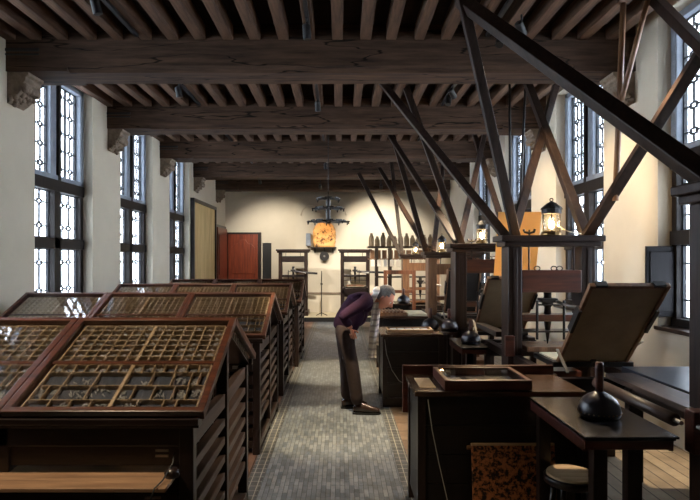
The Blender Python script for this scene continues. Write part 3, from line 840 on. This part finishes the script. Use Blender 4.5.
P0 = press((2.33, 2.83, 0), 1.14, 2.04, 'dark press cut off by the right edge of the photo', braces=[
    ((1.93, 2.85, 2.02), (1.04, 4.85, 3.9), .118, 'thickest brace, crossing the upper right down to the cut-off press'), ((2.55, 2.85, 2.02), (2.68, 4.8, 3.9), .10, 'thick brace in the top right corner over the near window')],
    rails=(-1.0, 1.05), cross='redwood', cz=(.31, .51), pw=.15, depth=.22)
# long board and roller beside it
MB().box(1.72, 1.9, 2.72, 2.80, .70, .91).build('end_block', 'redwood', P0, bevel=.006)
MB().box(2.05, 2.72, 3.25, 4.08, .80, .875).build('bed_board', 'blueblack', P0, bevel=.005)
MB().box(1.80, 1.99, 2.80, 3.80, .85, .885).build('rail_board', 'rail', P0, bevel=.004)
MB().tube([(1.72, 2.88, .828), (1.72, 3.75, .828)], .034, 14).build('roller', 'rail', P0, smooth=True)
MB().tube([(1.72, 2.82, .828), (1.72, 2.88, .828)], .012, 8).tube([(1.74, 2.68, .84), (1.74, 2.72, .84)], .012, 8).build('roller_pin', 'steel', P0)
# small presses against the back wall
for (x, lab, hd) in ((-1.30, 'small dark press on the platform next to the red door', 1), (.42, 'small dark press on the platform beyond the bending man', 1)):
    t = press((x, 15.6, .13), .95, 1.95, lab, full=False, group='small presses on the back platform', depth=.16, pw=.1, rails=(-.45, .45), handle=hd, post='presswood', cross='darkwood', name='small_press')
    if x < 0: MB().tube([(x + .05, 15.45, 1.33), (x + .68, 15.38, 1.28)], .03, 8).build('long_bar', 'iron', t)
    else: MB().tube([(x + .05, 15.45, 1.33), (x + 1.05, 15.35, 1.3)], .03, 8).build('long_bar', 'iron', t)

# ------------------------------------------------------------------ lanterns
def lantern(x, y, z, label, r=.055, h=.17, power=9, back=None):
    t = thing('lantern', (x, y, z), label, 'lantern', 'glazed lanterns on the press heads')
    MB().lathe([(0, 0), (r * 1.15, 0), (r * 1.15, .015), (r, .035), (0, .035)], (x, y, z), 16).build('lantern_base', 'brass', t)
    m = MB()
    for k in range(6):
        a = k * PI / 3 + .2
        m.bar((x + r * math.cos(a), y + r * math.sin(a), z + .03), (x + r * math.cos(a), y + r * math.sin(a), z + h), .006, .006)
    m.lathe([(r * 1.0, h - .01), (r * 1.06, h - .01), (r * 1.06, h + .03), (r * 1.0, h + .03)], (x, y, z), 16)
    m.build('lantern_bars', 'iron', t)
    MB().lathe([(r * .96, .035), (r * .98, .035), (r * .98, h), (r * .96, h)], (x, y, z), 18).build('lantern_glass', 'horn', t, smooth=True)
    rf = MB().lathe([(r * 1.2, h + .03), (r * 1.1, h + .045), (r * .5, h + .085), (r * .12, h + .1), (0, h + .105)], (x, y, z), 12)
    pts = [(x + .014 * math.cos(a), y, z + h + .115 + .014 * math.sin(a)) for a in [2 * PI * k / 10 for k in range(11)]]
    rf.tube(pts, .004, 6); rf.build('lantern_roof', 'iron', t)
    MB().lathe([(0, 0), (.018, .01), (.026, .04), (.018, .065), (0, .08)], (x, y, z + .055), 12).build('bulb', 'bulb', t, smooth=True)
    ld = bpy.data.lights.new('lantern_light', 'POINT'); ld.energy = power; ld.color = (1, .68, .36); ld.shadow_soft_size = .03
    lo = bpy.data.objects.new('lantern_light', ld); COL.objects.link(lo); lo.parent = t; lo.location = (0, 0, .1)
    return t
lt = lantern(1.88, 4.98, 1.87, 'lantern lit on top of the first whole press', .08, .2, 14)
pts = [(1.93, 4.98, 1.96), (2.0, 4.95, 1.91), (2.08, 4.95, 1.885), (2.14, 4.97, 1.885)]
MB().tube(pts, .005, 6).build('lantern_cord', 'cream', lt, smooth=True)
lantern(1.71, 6.75, 1.85, 'lantern lit on top of the press with the amber sheet', .062, .18, 10)
lantern(1.62, 8.9, 1.78, 'small lantern glowing on the press with the black tympan', .06, .16, 10)
lantern(1.60, 11.85, 1.78, 'small lantern glowing on the farthest press of the row', .06, .16, 10)
lantern(2.02, 2.72, 2.04, 'lantern at the right photo edge on the cut-off press', .06, .17, 8) if False else None

# ------------------------------------------------------------------ shutter boards at the near right window
t = thing('window_shutter', (2.98, 5.2, 1.1), 'dark open shutter board standing out from the right window', 'shutter')
MB().box(2.86, 3.14, 5.225, 5.255, 1.12, 1.78).build('shutter_board', 'shutter', t, bevel=.004)
MB().box(2.89, 3.11, 5.215, 5.225, 1.17, 1.73).build('shutter_panel', 'shutter', t, bevel=.006)

# ------------------------------------------------------------------ chandelier
cx, cy = -.2, 9.5
t = thing('chandelier', (cx, cy, 2.26), 'dark three-tiered chandelier hanging over the aisle', 'chandelier')
MB().tube([(cx, cy, 2.75), (cx + .0, cy, 3.3), (cx, cy, 4.0)], .007, 6).build('hanging_rod', 'iron', t)
MB().lathe([(0, 0), (.05, .01), (.035, .06), (.04, .2), (.03, .3), (.045, .36), (.03, .46), (0, .5)], (cx, cy, 2.26), 14).build('central_stem', 'darkwoodz', t, smooth=True)
for z, r, nn in ((2.30, .37, 10), (2.52, .28, 8), (2.68, .22, 6)):
    m = MB()
    for k in range(nn):
        a = 2 * PI * k / nn + z
        p = Vector((math.cos(a), math.sin(a), 0)); s = Vector((-math.sin(a), math.cos(a), 0))
        c = Vector((cx, cy, z))
        m.bar(c + p * .02, c + p * r, .05, .016); m.bar(c + p * r * .75 - s * .06 + Vector((0, 0, .02)), c + p * r * .75 + s * .06 + Vector((0, 0, .02)), .025, .02)
        m.bar(c + p * (r - .015), c + p * (r - .015) + Vector((0, 0, -.045)), .02, .02)
    m.tube([(cx + r * .6 * math.cos(a), cy + r * .6 * math.sin(a), z + .01) for a in [2 * PI * k / 20 for k in range(21)]], .012, 6)
    m.build('candle_tier', 'iron', t)

# ------------------------------------------------------------------ back wall items
t = thing('wall_shelf', (-.46, 16.2, 2.0), 'narrow dark shelf under the orange-lit carving on the back wall', 'shelf')
MB().box(-.84, -.10, 16.02, 16.28, 1.985, 2.02).build('shelf_board', 'darkwood', t, bevel=.004)
MB().box(-.74, -.71, 16.2, 16.28, 1.86, 1.985).box(-.22, -.19, 16.2, 16.28, 1.86, 1.985).build('bracket', 'darkwoodz', t)
m = MB()
n_, k_ = 14, 18
rnd = random.Random(5)
vs = []; fs = []
for j in range(k_ + 1):
    zz = j / k_
    for i in range(n_ * 2):
        a = 2 * PI * i / (n_ * 2)
        ex = (abs(math.cos(a)) ** .45) * (1 if math.cos(a) > 0 else -1); ey = (abs(math.sin(a)) ** .6) * (1 if math.sin(a) > 0 else -1)
        rr = (1 if zz < .62 else (1 - ((zz - .62) / .38) ** 2 * .62)) * (1 + .12 * math.sin(zz * 17 + 3 * math.sin(a * 3)) * (1 if zz > .15 else .2))
        vs.append((-.45 + .30 * ex * rr, 16.15 + .11 * ey * rr, 2.022 + .73 * zz))
for j in range(k_):
    for i in range(n_ * 2):
        a = j * n_ * 2 + i; b = j * n_ * 2 + (i + 1) % (n_ * 2)
        fs.append((a, b, b + n_ * 2, a + n_ * 2))
fs.append(tuple(range(n_ * 2))); fs.append(tuple(k_ * n_ * 2 + i for i in range(n_ * 2)))
o = m.add(vs, fs).build('carved_relief', 'relief', org=(-.45, 16.15, 2.022), smooth=True)
tag(o, 'carved stone figure block glowing orange on the back wall shelf', 'sculpture')
t = thing('hanging_pulley', (-.45, 16.2, 1.77), 'round dark pulley wheel hanging under the orange-lit carving', 'wheel')
mt = Matrix.Translation((-.45, 16.15, 1.76)) @ Matrix.Rotation(PI / 2, 4, 'X')
MB().lathe([(.05, -.03), (.13, -.03), (.14, 0), (.13, .03), (.05, .03)], (0, 0, 0), 24, mt).build('rim', 'iron', t, smooth=False)
MB().lathe([(0, -.04), (.03, -.04), (.03, .04), (0, .04)], (0, 0, 0), 12, mt).build('hub', 'steel', t)
MB().tube([(-.45, 16.15, 1.88), (-.45, 16.15, 1.985)], .012, 6).build('hook', 'iron', t)
tag(MB().box(-.98, -.84, 16.12, 16.28, 2.06, 2.42).build('wall_mounted_box', 'stone', org=(-.9, 16.2, 2.06), bevel=.01), 'grey block on the back wall left of the orange-lit carving', 'box')
t = thing('pole_stand', (-.50, 15.2, .13), 'thin metal pole stand on the back platform', 'stand')
MB().tube([(-.50, 15.2, .15), (-.50, 15.2, 1.35)], .012, 8).build('pole', 'iron', t)
m = MB()
for k in range(3):
    a = k * 2 * PI / 3 + .5
    m.tube([(-.50, 15.2, .22), (-.50 + .17 * math.cos(a), 15.2 + .17 * math.sin(a), .14)], .01, 6)
m.build('tripod_foot', 'iron', t)
MB().box(-.53, -.47, 15.17, 15.20, .98, 1.02).build('clip', 'iron', t)

# shelf rack with jars
t = thing('jar_rack', (1.55, 14.4, 0), 'tall open rack with a row of pale jars on top, at the back right', 'rack')
for x in (.9, 1.24, 2.3):
    MB().box(x, x + .07, 14.45, 14.52, 0, 1.95).build('upright', 'darkwoodz', t)
    MB().box(x, x + .07, 14.15, 14.20, 0, 1.95).build('upright', 'darkwoodz', t)
MB().box(.7, 2.4, 14.1, 14.55, 1.95, 2.0).build('shelf_board', 'darkwood', t, bevel=.004)
MB().box(.72, 2.38, 14.16, 14.5, 1.66, 1.69).build('lower_board', 'oakwood', t)
MB().box(.9, 2.38, 14.16, 14.5, 1.2, 1.24).build('lower_shelf', 'darkwood', t)
jar = None
labs_done = 0
for k in range(11):
    x = .80 + k * .15
    if jar is None:
        jar = tag(MB().lathe([(0, 0), (.06, 0), (.066, .05), (.064, .2), (.045, .25), (.03, .27), (.034, .31), (0, .32)], (x, 14.3, 2.001), 14).build('tall_jar', 'parch', org=(x, 14.3, 2.001), smooth=True),
                  'pale bottle-shaped jar in the row on top of the rack', 'jar', 'pale jars on top of the back rack'); o = jar
    else:
        o = jar.copy(); COL.objects.link(o)
    s = random.Random(k).uniform(.75, 1.12); o.location = (x, 14.3, 2.001); o.scale = (1, 1, s)
blk = None
for k in range(10):
    x = .77 + k * .155
    if blk is None:
        blk = tag(MB().box(x, x + .11, 14.23, 14.42, 1.692, 1.9).build('wooden_block', 'oakwood', org=(x, 14.3, 1.692), bevel=.008), 'brown wooden block in the row just under the pale jars', 'block', 'brown blocks under the jar shelf'); o = blk
    else:
        o = blk.copy(); COL.objects.link(o)
    o.location = (x, 14.3, 1.692)
ppr = None
for k in range(9):
    x = .78 + k * .16
    if ppr is None:
        ppr = tag(MB().box(x, x + .1, 14.133, 14.137, 1.49, 1.655).box(x + .04, x + .06, 14.130, 14.136, 1.64, 1.67).build('hanging_label', 'whitepaper', org=(x, 14.15, 1.65)), 'small white slip hanging in the row below the brown blocks', 'paper', 'white slips hanging below the jar rack'); o = ppr
    else:
        o = ppr.copy(); COL.objects.link(o)
    o.location = (x, 14.15, 1.65)
# reddish open frame
t = thing('open_frame', (1.1, 10.9, 0), 'red-brown upright wooden frame standing above the head of the man', 'frame')
MB().box(.86, .93, 11.0, 11.06, 0, 1.45).build('upright', 'redbrown', t, bevel=.004)
MB().box(1.42, 1.49, 11.0, 11.06, 0, 1.45).build('upright', 'redbrown', t, bevel=.004)
MB().box(.93, 1.42, 11.0, 11.06, 1.37, 1.45).build('top_rail', 'redbrown', t, bevel=.004)
MB().box(.93, 1.42, 11.0, 11.06, 1.0, 1.06).build('middle_rail', 'redbrown', t, bevel=.004)

# ------------------------------------------------------------------ ceiling tracks and spots
def track(x, y0, y1, label):
    return tag(MB().box(x - .018, x + .018, y0, y1, 3.845, 3.878).build('ceiling_light_track', 'black', org=(x, (y0 + y1) / 2, 3.85)), label, 'light track', 'ceiling light tracks')
def spotlamp(x, y, z, aim, label, power, size=55, col=(1, .78, .52), blend=.7):
    t = thing('spotlight', (x, y, z), label, 'spotlight', 'ceiling spotlights')
    d = (Vector(aim) - Vector((x, y, z))).normalized()
    q = d.to_track_quat('-Z', 'Y').to_matrix().to_4x4()
    mt = Matrix.Translation((x, y, z)) @ q
    MB().lathe([(.034, -.05), (.038, -.05), (.038, .07), (.02, .085), (0, .085)], (0, 0, 0), 16, mt).build('lamp_can', 'black', t, smooth=False)
    MB().lathe([(0, -.036), (.032, -.036), (.032, -.03), (0, -.03)], (0, 0, 0), 16, mt).build('lamp_lens', 'spotface', t)
    MB().tube([(x, y, z + .02), (x, y, 3.84)], .009, 6).build('stem', 'black', t)
    ld = bpy.data.lights.new('spot', 'SPOT'); ld.energy = power; ld.color = col; ld.spot_size = math.radians(size); ld.spot_blend = blend; ld.shadow_soft_size = .04
    lo = bpy.data.objects.new('spot_light', ld); COL.objects.link(lo); lo.parent = t
    lo.matrix_local = Matrix.Translation(d * .06) @ q
    return t
TR = {-.3: 'over the aisle', 1.45: 'over the presses', -2.0: 'over the cabinets'}
for x, w in TR.items():
    for i, y in enumerate(BEAMS[:-1]):
        if i in (0, 1) or True:
            track(x, BEAMS[i] + .6, BEAMS[i + 1] - .15, 'black lighting track between joists ' + w + ', ' + ['behind the camera', 'nearest bay in view', 'bay after the first beam', 'bay after the second beam', 'bay after the third beam', 'last bay before the back wall'][i])
WARM = (1, .78, .52)
spotlamp(-.9, .9, 3.70, (-1.2, 2.3, .7), 'added spotlight out of view, brightening the pull-out shelf', 70, 45, WARM)  # added lamp, out of view, to brighten the pull-out shelf
spotlamp(2.4, 4.2, 3.70, (2.6, 4.7, 0), 'added spotlight above the view, making the warm patch on the plank floor', 300, 30, WARM)  # added above the view to throw a warm patch on the planks
spotlamp(-.3, 5.07, 3.70, (-.05, 5.5, 0), 'bright spotlight over the aisle before the nearest beam', 520, 32, (1, .8, .5))
spotlamp(-.3, 7.6, 3.72, (-.05, 8.3, 0), 'spotlight over the aisle past the nearest beam', 560, 34, (1, .8, .5))
spotlamp(-.32, 12.4, 3.72, (-.3, 15.4, .5), 'spotlight over the aisle behind the chandelier', 380, 60, (1, .91, .78))
spotlamp(1.5, 5.25, 3.70, (.6, 3.7, .85), 'spotlight above the nearest bench at the top photo edge', 200, 60, WARM)
spotlamp(1.41, 7.3, 3.72, (1.2, 6.5, .8), 'spotlight above the bench beside the man', 220, 60, WARM)
spotlamp(1.62, 5.0, 3.70, (2.9, 6.2, 2.0), 'spotlight thrown on the right pier between windows', 120, 60, WARM)
spotlamp(1.41, 7.0, 3.72, (2.9, 8.6, 2.0), 'spotlight thrown on the second right pier', 120, 60, WARM)
spotlamp(1.45, 9.6, 3.72, (1.5, 11.8, 1.2), 'spotlight above the brown presses', 260, 70, WARM)
spotlamp(1.04, 14.2, 3.5, (1.2, 16.5, 1.9), 'far spotlight washing the back wall over the jars', 260, 80, (1, .91, .78))
spotlamp(-.5, 14.2, 3.5, (-.45, 16.3, 2.3), 'far spotlight aimed at the orange carving', 70, 22, (1, .62, .3))
spotlamp(-2.0, 14.0, 3.6, (-1.9, 16.5, 1.6), 'far spotlight washing the wall beside the red door', 170, 80, (1, .91, .78))
spotlamp(-2.0, 1.9, 3.70, (-1.3, 2.8, 1.1), 'spotlight above the nearest cabinet lids', 150, 60, WARM)
spotlamp(-2.0, 4.6, 3.72, (-1.5, 5.0, 1.1), 'spotlight above the second cabinet lids', 90, 60, WARM)
spotlamp(-2.0, 6.95, 3.72, (-1.6, 7.2, 1.1), 'spotlight above the third cabinet lids', 90, 60, WARM)


# ------------------------------------------------------------------ the bending man
def skin(joints, edges, radii, root=0, levels=2):
    """one tapering surface grown over joints; returns vertices and faces in world space"""
    me = bpy.data.meshes.new('tmp'); me.from_pydata([tuple(j) for j in joints], edges, [])
    o = bpy.data.objects.new('tmp', me); COL.objects.link(o)
    md = o.modifiers.new('s', 'SKIN'); md.use_smooth_shade = True
    ss = o.modifiers.new('u', 'SUBSURF'); ss.levels = ss.render_levels = levels
    for i, r in enumerate(radii):
        sv = me.skin_vertices[0].data[i]
        sv.radius = r if isinstance(r, tuple) else (r, r); sv.use_root = (i == root)
    dg = bpy.context.evaluated_depsgraph_get(); dg.update()
    ev = o.evaluated_get(dg); em = ev.to_mesh()
    vs = [tuple(v.co) for v in em.vertices]; fs = [tuple(p.vertices) for p in em.polygons]
    ev.to_mesh_clear(); bpy.data.objects.remove(o); bpy.data.meshes.remove(me)
    return vs, fs
def chain(m, pts, rs, levels=1):
    v, f = skin(pts, [(i, i + 1) for i in range(len(pts) - 1)], rs, 0, levels); m.add(v, f)

def hand(m, wrist, along, out, s=1.0, thumb=1, curl=.5):
    """palm with four unequal bent fingers and a thumb leaving the side; along = finger direction, out = palm normal"""
    a = Vector(along).normalized(); n_ = Vector(out); n_ = (n_ - a * n_.dot(a)).normalized(); b = a.cross(n_) * thumb
    wv = Vector(wrist)
    chain(m, [wv, wv + a * .035 * s, wv + a * .075 * s], [(.026 * s, .017 * s), (.036 * s, .015 * s), (.036 * s, .013 * s)], 2)
    for k, L in enumerate((.068, .076, .070, .055)):
        p = wv + a * .075 * s + b * (.028 - .019 * k) * s
        q = p + (a * math.cos(curl * .5) + n_ * math.sin(curl * .5)) * L * .45 * s
        r = q + (a * math.cos(curl * 1.3) + n_ * math.sin(curl * 1.3)) * L * .33 * s
        t_ = r + (a * math.cos(curl * 2) + n_ * math.sin(curl * 2)) * L * .24 * s
        chain(m, [p - a * .02 * s, p, q, r, t_], [.009 * s, .009 * s, .0085 * s, .008 * s, .0065 * s])
    p = wv + a * .028 * s + b * .026 * s
    q = p + (a * .55 + b * .75 + n_ * .25).normalized() * .035 * s
    r = q + (a * .85 + b * .35 + n_ * .35).normalized() * .03 * s
    chain(m, [p - b * .015 * s, p, q, r], [.011 * s, .0105 * s, .0095 * s, .0075 * s])

Y0 = 6.10
pel = Vector((.045, Y0, .875)); waist = Vector((.07, Y0, .99)); chest = Vector((.20, Y0, 1.155)); neckb = Vector((.335, Y0, 1.245)); neck = Vector((.385, Y0, 1.255))
shR = Vector((.27, Y0 - .185, 1.205)); shL = Vector((.27, Y0 + .185, 1.205))
elR = Vector((.02, Y0 - .27, 1.06)); wrR = Vector((.12, Y0 - .185, .925))
elL = Vector((.26, Y0 + .28, .97)); wrL = Vector((.12, Y0 + .2, .86))
hipR = Vector((.045, Y0 - .09, .85)); hipL = Vector((.04, Y0 + .09, .85))
knR = Vector((.135, Y0 - .10, .475)); anR = Vector((.20, Y0 - .09, .085))
knL = Vector((.075, Y0 + .13, .465)); anL = Vector((.075, Y0 + .15, .085))

man = thing('person', (.12, Y0, 0), 'grey-haired man in a purple sweater bending low over the bench, pale scarf hanging down', 'person')
body = MB()
J = [pel, waist, chest, neckb, neck, shR, elR, wrR, shL, elL, wrL, hipR, knR, anR, hipL, knL, anL]
E = [(0, 1), (1, 2), (2, 3), (3, 4), (3, 5), (5, 6), (6, 7), (3, 8), (8, 9), (9, 10), (0, 11), (11, 12), (12, 13), (0, 14), (14, 15), (15, 16)]
Rr = [.08, .08, .09, .06, .05, .036, .03, .026, .036, .03, .026, .05, .045, .034, .05, .045, .034]
v, f = skin(J, E, Rr); body.add(v, f)
hand(body, wrR, (.25, .2, -1), (.1, 1, 0), .92, 1, .4)
hand(body, wrL, (-.2, -.25, -1), (-.1, -1, 0), 1.0, -1, .45)
# head: +x is the way the face looks, z the crown
HC = Vector((.475, Y0, 1.245)); pitch = math.radians(40)
HM = Matrix.Translation(HC) @ Matrix.Scale(1.13, 4) @ Matrix.Rotation(math.radians(-6), 4, 'Z') @ Matrix.Rotation(pitch, 4, 'Y')
def headpt(th, ph, k=1.0):
    x = math.sin(th) * math.cos(ph); y = math.sin(th) * math.sin(ph); z = math.cos(th)
    X = .096 * x; Yh = .076 * y; Z = .122 * z
    if z < 0: Yh *= 1 - .32 * (-z) ** 1.5; X *= (1 - .12 * (-z)) if x > 0 else (1 - .35 * (-z))
    if x > 0:
        def g(y0, z0, sy, sz): return math.exp(-((y - y0) / sy) ** 2 - ((z - z0) / sz) ** 2)
        X += .030 * g(0, -.20, .13, .16) + .012 * g(0, -.02, .10, .2)          # nose
        X += .007 * g(0, .16, .6, .09)                                         # brow
        X -= .012 * (g(.38, .02, .16, .10) + g(-.38, .02, .16, .10))             # eye sockets
        X += .007 * g(0, -.50, .25, .07) - .004 * g(0, -.555, .3, .025) + .007 * g(0, -.61, .22, .05)   # lips
        X += .014 * g(0, -.86, .3, .14)                                        # chin
        X += .004 * (g(.55, -.25, .2, .2) + g(-.55, -.25, .2, .2))
    return (X * k, Yh * k, Z * k)
hv = []; hf = []; NT, NP = 44, 56
for i in range(NT + 1):
    th = PI * (i + .001) / (NT + .002)
    for j in range(NP): hv.append(headpt(th, 2 * PI * j / NP))
for i in range(NT):
    for j in range(NP):
        a = i * NP + j; b = i * NP + (j + 1) % NP; hf.append((a, b, b + NP, a + NP))
body.add(hv, hf, HM)
for s in (-1, 1):   # ears
    em = HM @ Matrix.Translation((-.008, s * .076, -.012)) @ Matrix.Rotation(s * .35, 4, 'Z') @ Matrix.Diagonal((.019, .008, .032, 1))
    body.lathe([(0, -1), (.6, -.8), (1, -.3), (1, .3), (.75, .75), (0, 1)], (0, 0, 0), 12, em)
chain(body, [neckb, neck, HC + Vector((-.03, 0, -.0))], [.06, .056, .054], 1)
bo = body.build('body', 'skin', man, smooth=True)
# eyes
for s in (-1, 1):
    em = HM @ Matrix.Translation((.079, s * .029, .004)) @ Matrix.Diagonal((.011, .013, .011, 1))
    e = MB().lathe([(0, -1), (.7, -.7), (1, 0), (.7, .7), (0, 1)], (0, 0, 0), 12, em).build('eye', 'whitepaper', bo, smooth=True)
    em = HM @ Matrix.Translation((.088, s * .029, .003)) @ Matrix.Diagonal((.004, .005, .005, 1))
    MB().lathe([(0, -1), (.7, -.7), (1, 0), (.7, .7), (0, 1)], (0, 0, 0), 10, em).build('pupil', 'black', e, smooth=True)
# hair: cap over crown, sides and back, receding at the front
hv = []; idx = {}; hf = []
for i in range(NT + 1):
    th = PI * (i + .001) / (NT + .002)
    for j in range(NP):
        ph = 2 * PI * j / NP; p = headpt(th, ph); x = math.cos(ph); z = math.cos(th)
        lim = .62 if x > .45 else (.28 if x > .2 else (.0 if x > -.1 else -.4))
        if z > lim and not (x > .6 and z < .62):
            k = 1.055 + .012 * math.sin(j * 2.3 + i * 1.7); idx[(i, j)] = len(hv)
            hv.append((p[0] * k - .002, p[1] * k, p[2] * k))
for i in range(NT):
    for j in range(NP):
        q = [(i, j), (i, (j + 1) % NP), (i + 1, (j + 1) % NP), (i + 1, j)]
        if all(t_ in idx for t_ in q): hf.append(tuple(idx[t_] for t_ in q))
hr = MB().add(hv, hf, HM).build('hair', 'hair', man, smooth=True)
so = hr.modifiers.new('thick', 'SOLIDIFY'); so.thickness = .008; so.offset = -1
# sweater
sw = MB()
J = [pel + Vector((-.01, 0, -.03)), waist, chest, neckb + Vector((-.03, 0, 0)), shR, elR, wrR + Vector((-.01, 0, .03)), shL, elL, wrL + Vector((-.04, 0, .015))]
E = [(0, 1), (1, 2), (2, 3), (3, 4), (4, 5), (5, 6), (3, 7), (7, 8), (8, 9)]
v, f = skin(J, E, [(.13, .16), (.13, .155), (.135, .165), (.085, .10), .075, .06, .045, .075, .06, .045]); sw.add(v, f)
sw.build('sweater', 'sweater', man, smooth=True)
tr_ = MB()
J = [Vector((.075, Y0, .955)), pel + Vector((.0, 0, .0)), hipR, knR, anR + Vector((-.01, 0, .0)), hipL, knL, anL]
v, f = skin(J, [(0, 1), (1, 2), (2, 3), (3, 4), (1, 5), (5, 6), (6, 7)], [(.12, .145), (.125, .15), (.10, .115), (.082, .085), (.07, .072), (.10, .115), (.082, .085), (.07, .072)], 1); tr_.add(v, f)
tr_.build('trousers', 'trouser', man, smooth=True)
MB().lathe([(.135, -.02), (.14, 0), (.135, .02)], (0, 0, 0), 20, Matrix.Translation(pel + Vector((.01, 0, .04))) @ Matrix.Rotation(.5, 4, 'Y')).build('belt', 'black', man, smooth=True) if False else None
for an, yaw in ((anR, -4), (anL, 8)):
    m = MB(); mt = Matrix.Translation((an.x, an.y, 0)) @ Matrix.Rotation(math.radians(yaw), 4, 'Z')
    pts = [(-.055, .045, .036), (0, .06, .042), (.06, .052, .046), (.13, .038, .050), (.19, .030, .044), (.225, .022, .026)]
    n = 14; vs = []; fs = []
    for x, h, wd in pts:
        for k in range(n):
            a = 2 * PI * k / n
            vs.append((x, wd * math.cos(a), max(.012, .012 + h + h * math.sin(a))))
    for i in range(len(pts) - 1):
        for k in range(n):
            a = i * n + k; b = i * n + (k + 1) % n; fs.append((a, b, b + n, a + n))
    fs.append(tuple(range(n))); fs.append(tuple((len(pts) - 1) * n + k for k in range(n)))
    sh = m.add(vs, fs, mt).build('shoe', 'shoe', man, smooth=True)
    so_ = MB()
    out = [(-.065, -.03), (-.065, .03), (-.03, .042), (.06, .046), (.13, .052), (.2, .045), (.235, .02), (.235, -.02), (.2, -.045), (.13, -.052), (.06, -.046), (-.03, -.042)]
    so_.prism(out, .001, .02, 'z', mt); so_.build('sole', 'black', sh)
# scarf: wound round the neck, both ends hanging
sc_ = MB(); pts = []
for k in range(17):
    a = 2 * PI * k / 16
    pts.append(neck + Vector((-.02, 0, 0)) + Vector((.25 * .35 * math.cos(a) * .5, .088 * math.sin(a), .085 * math.cos(a))))
v, f = skin(pts[:-1], [(i, (i + 1) % 16) for i in range(16)], [(.038, .03)] * 16, 0, 1); sc_.add(v, f)
for dy, zl, dx in ((-.055, .60, 0), (.03, .72, .03)):
    top = neck + Vector((.0, dy, -.06)); n = 12; vs = []; fs = []
    W_ = 7
    for i in range(n + 1):
        tt = i / n; z = top.z + (zl - top.z) * tt
        x = top.x + dx - .02 * math.sin(tt * 2) - .02 * tt; wd = .05 + .018 * tt
        for j in range(W_):
            u_ = j / (W_ - 1) - .5
            vs.append((x + u_ * wd * 1.3, top.y + .018 * math.sin(u_ * 9 + i * .5) - .03, z))
    for i in range(n):
        for j in range(W_ - 1):
            a = i * W_ + j; fs.append((a, a + 1, a + W_ + 1, a + W_))
    nb = len(vs)
    vs += [(p[0], p[1] + .014, p[2]) for p in vs]
    fs += [tuple(q + nb for q in reversed(f_)) for f_ in fs]
    for i in range(n):
        for j in (0, W_ - 1):
            a = i * W_ + j; fs.append((a, a + W_, a + W_ + nb, a + nb))
    sc_.add(vs, fs)
sc_.build('scarf', 'scarf', man, smooth=True)


# ------------------------------------------------------------------ daylight, camera
w = bpy.data.worlds.new('sky'); bpy.context.scene.world = w; w.use_nodes = True
bg = w.node_tree.nodes['Background']; bg.inputs['Color'].default_value = (.87, .935, 1, 1); bg.inputs['Strength'].default_value = 9.0

cam = bpy.data.cameras.new('camera'); co = bpy.data.objects.new('camera', cam); COL.objects.link(co)
co.location = (0, 0, H); co.rotation_euler = (PI / 2, 0, 0)
cam.sensor_width = 36; cam.lens = 36 * 560 / 700; cam.shift_x = 10 / 700; cam.shift_y = 10 / 700; cam.clip_start = .05
sc = bpy.context.scene; sc.camera = co
sc.view_settings.view_transform = 'Standard'; sc.view_settings.look = 'None'
sc.view_settings.gamma = 1; sc.view_settings.use_curve_mapping = False
sc.view_settings.exposure = 1.35
sc.cycles.max_bounces = 10; sc.cycles.diffuse_bounces = 7; sc.cycles.transparent_max_bounces = 12
sc.cycles.caustics_reflective = False; sc.cycles.caustics_refractive = False
sc.cycles.use_denoising = True; sc.cycles.sample_clamp_indirect = 6
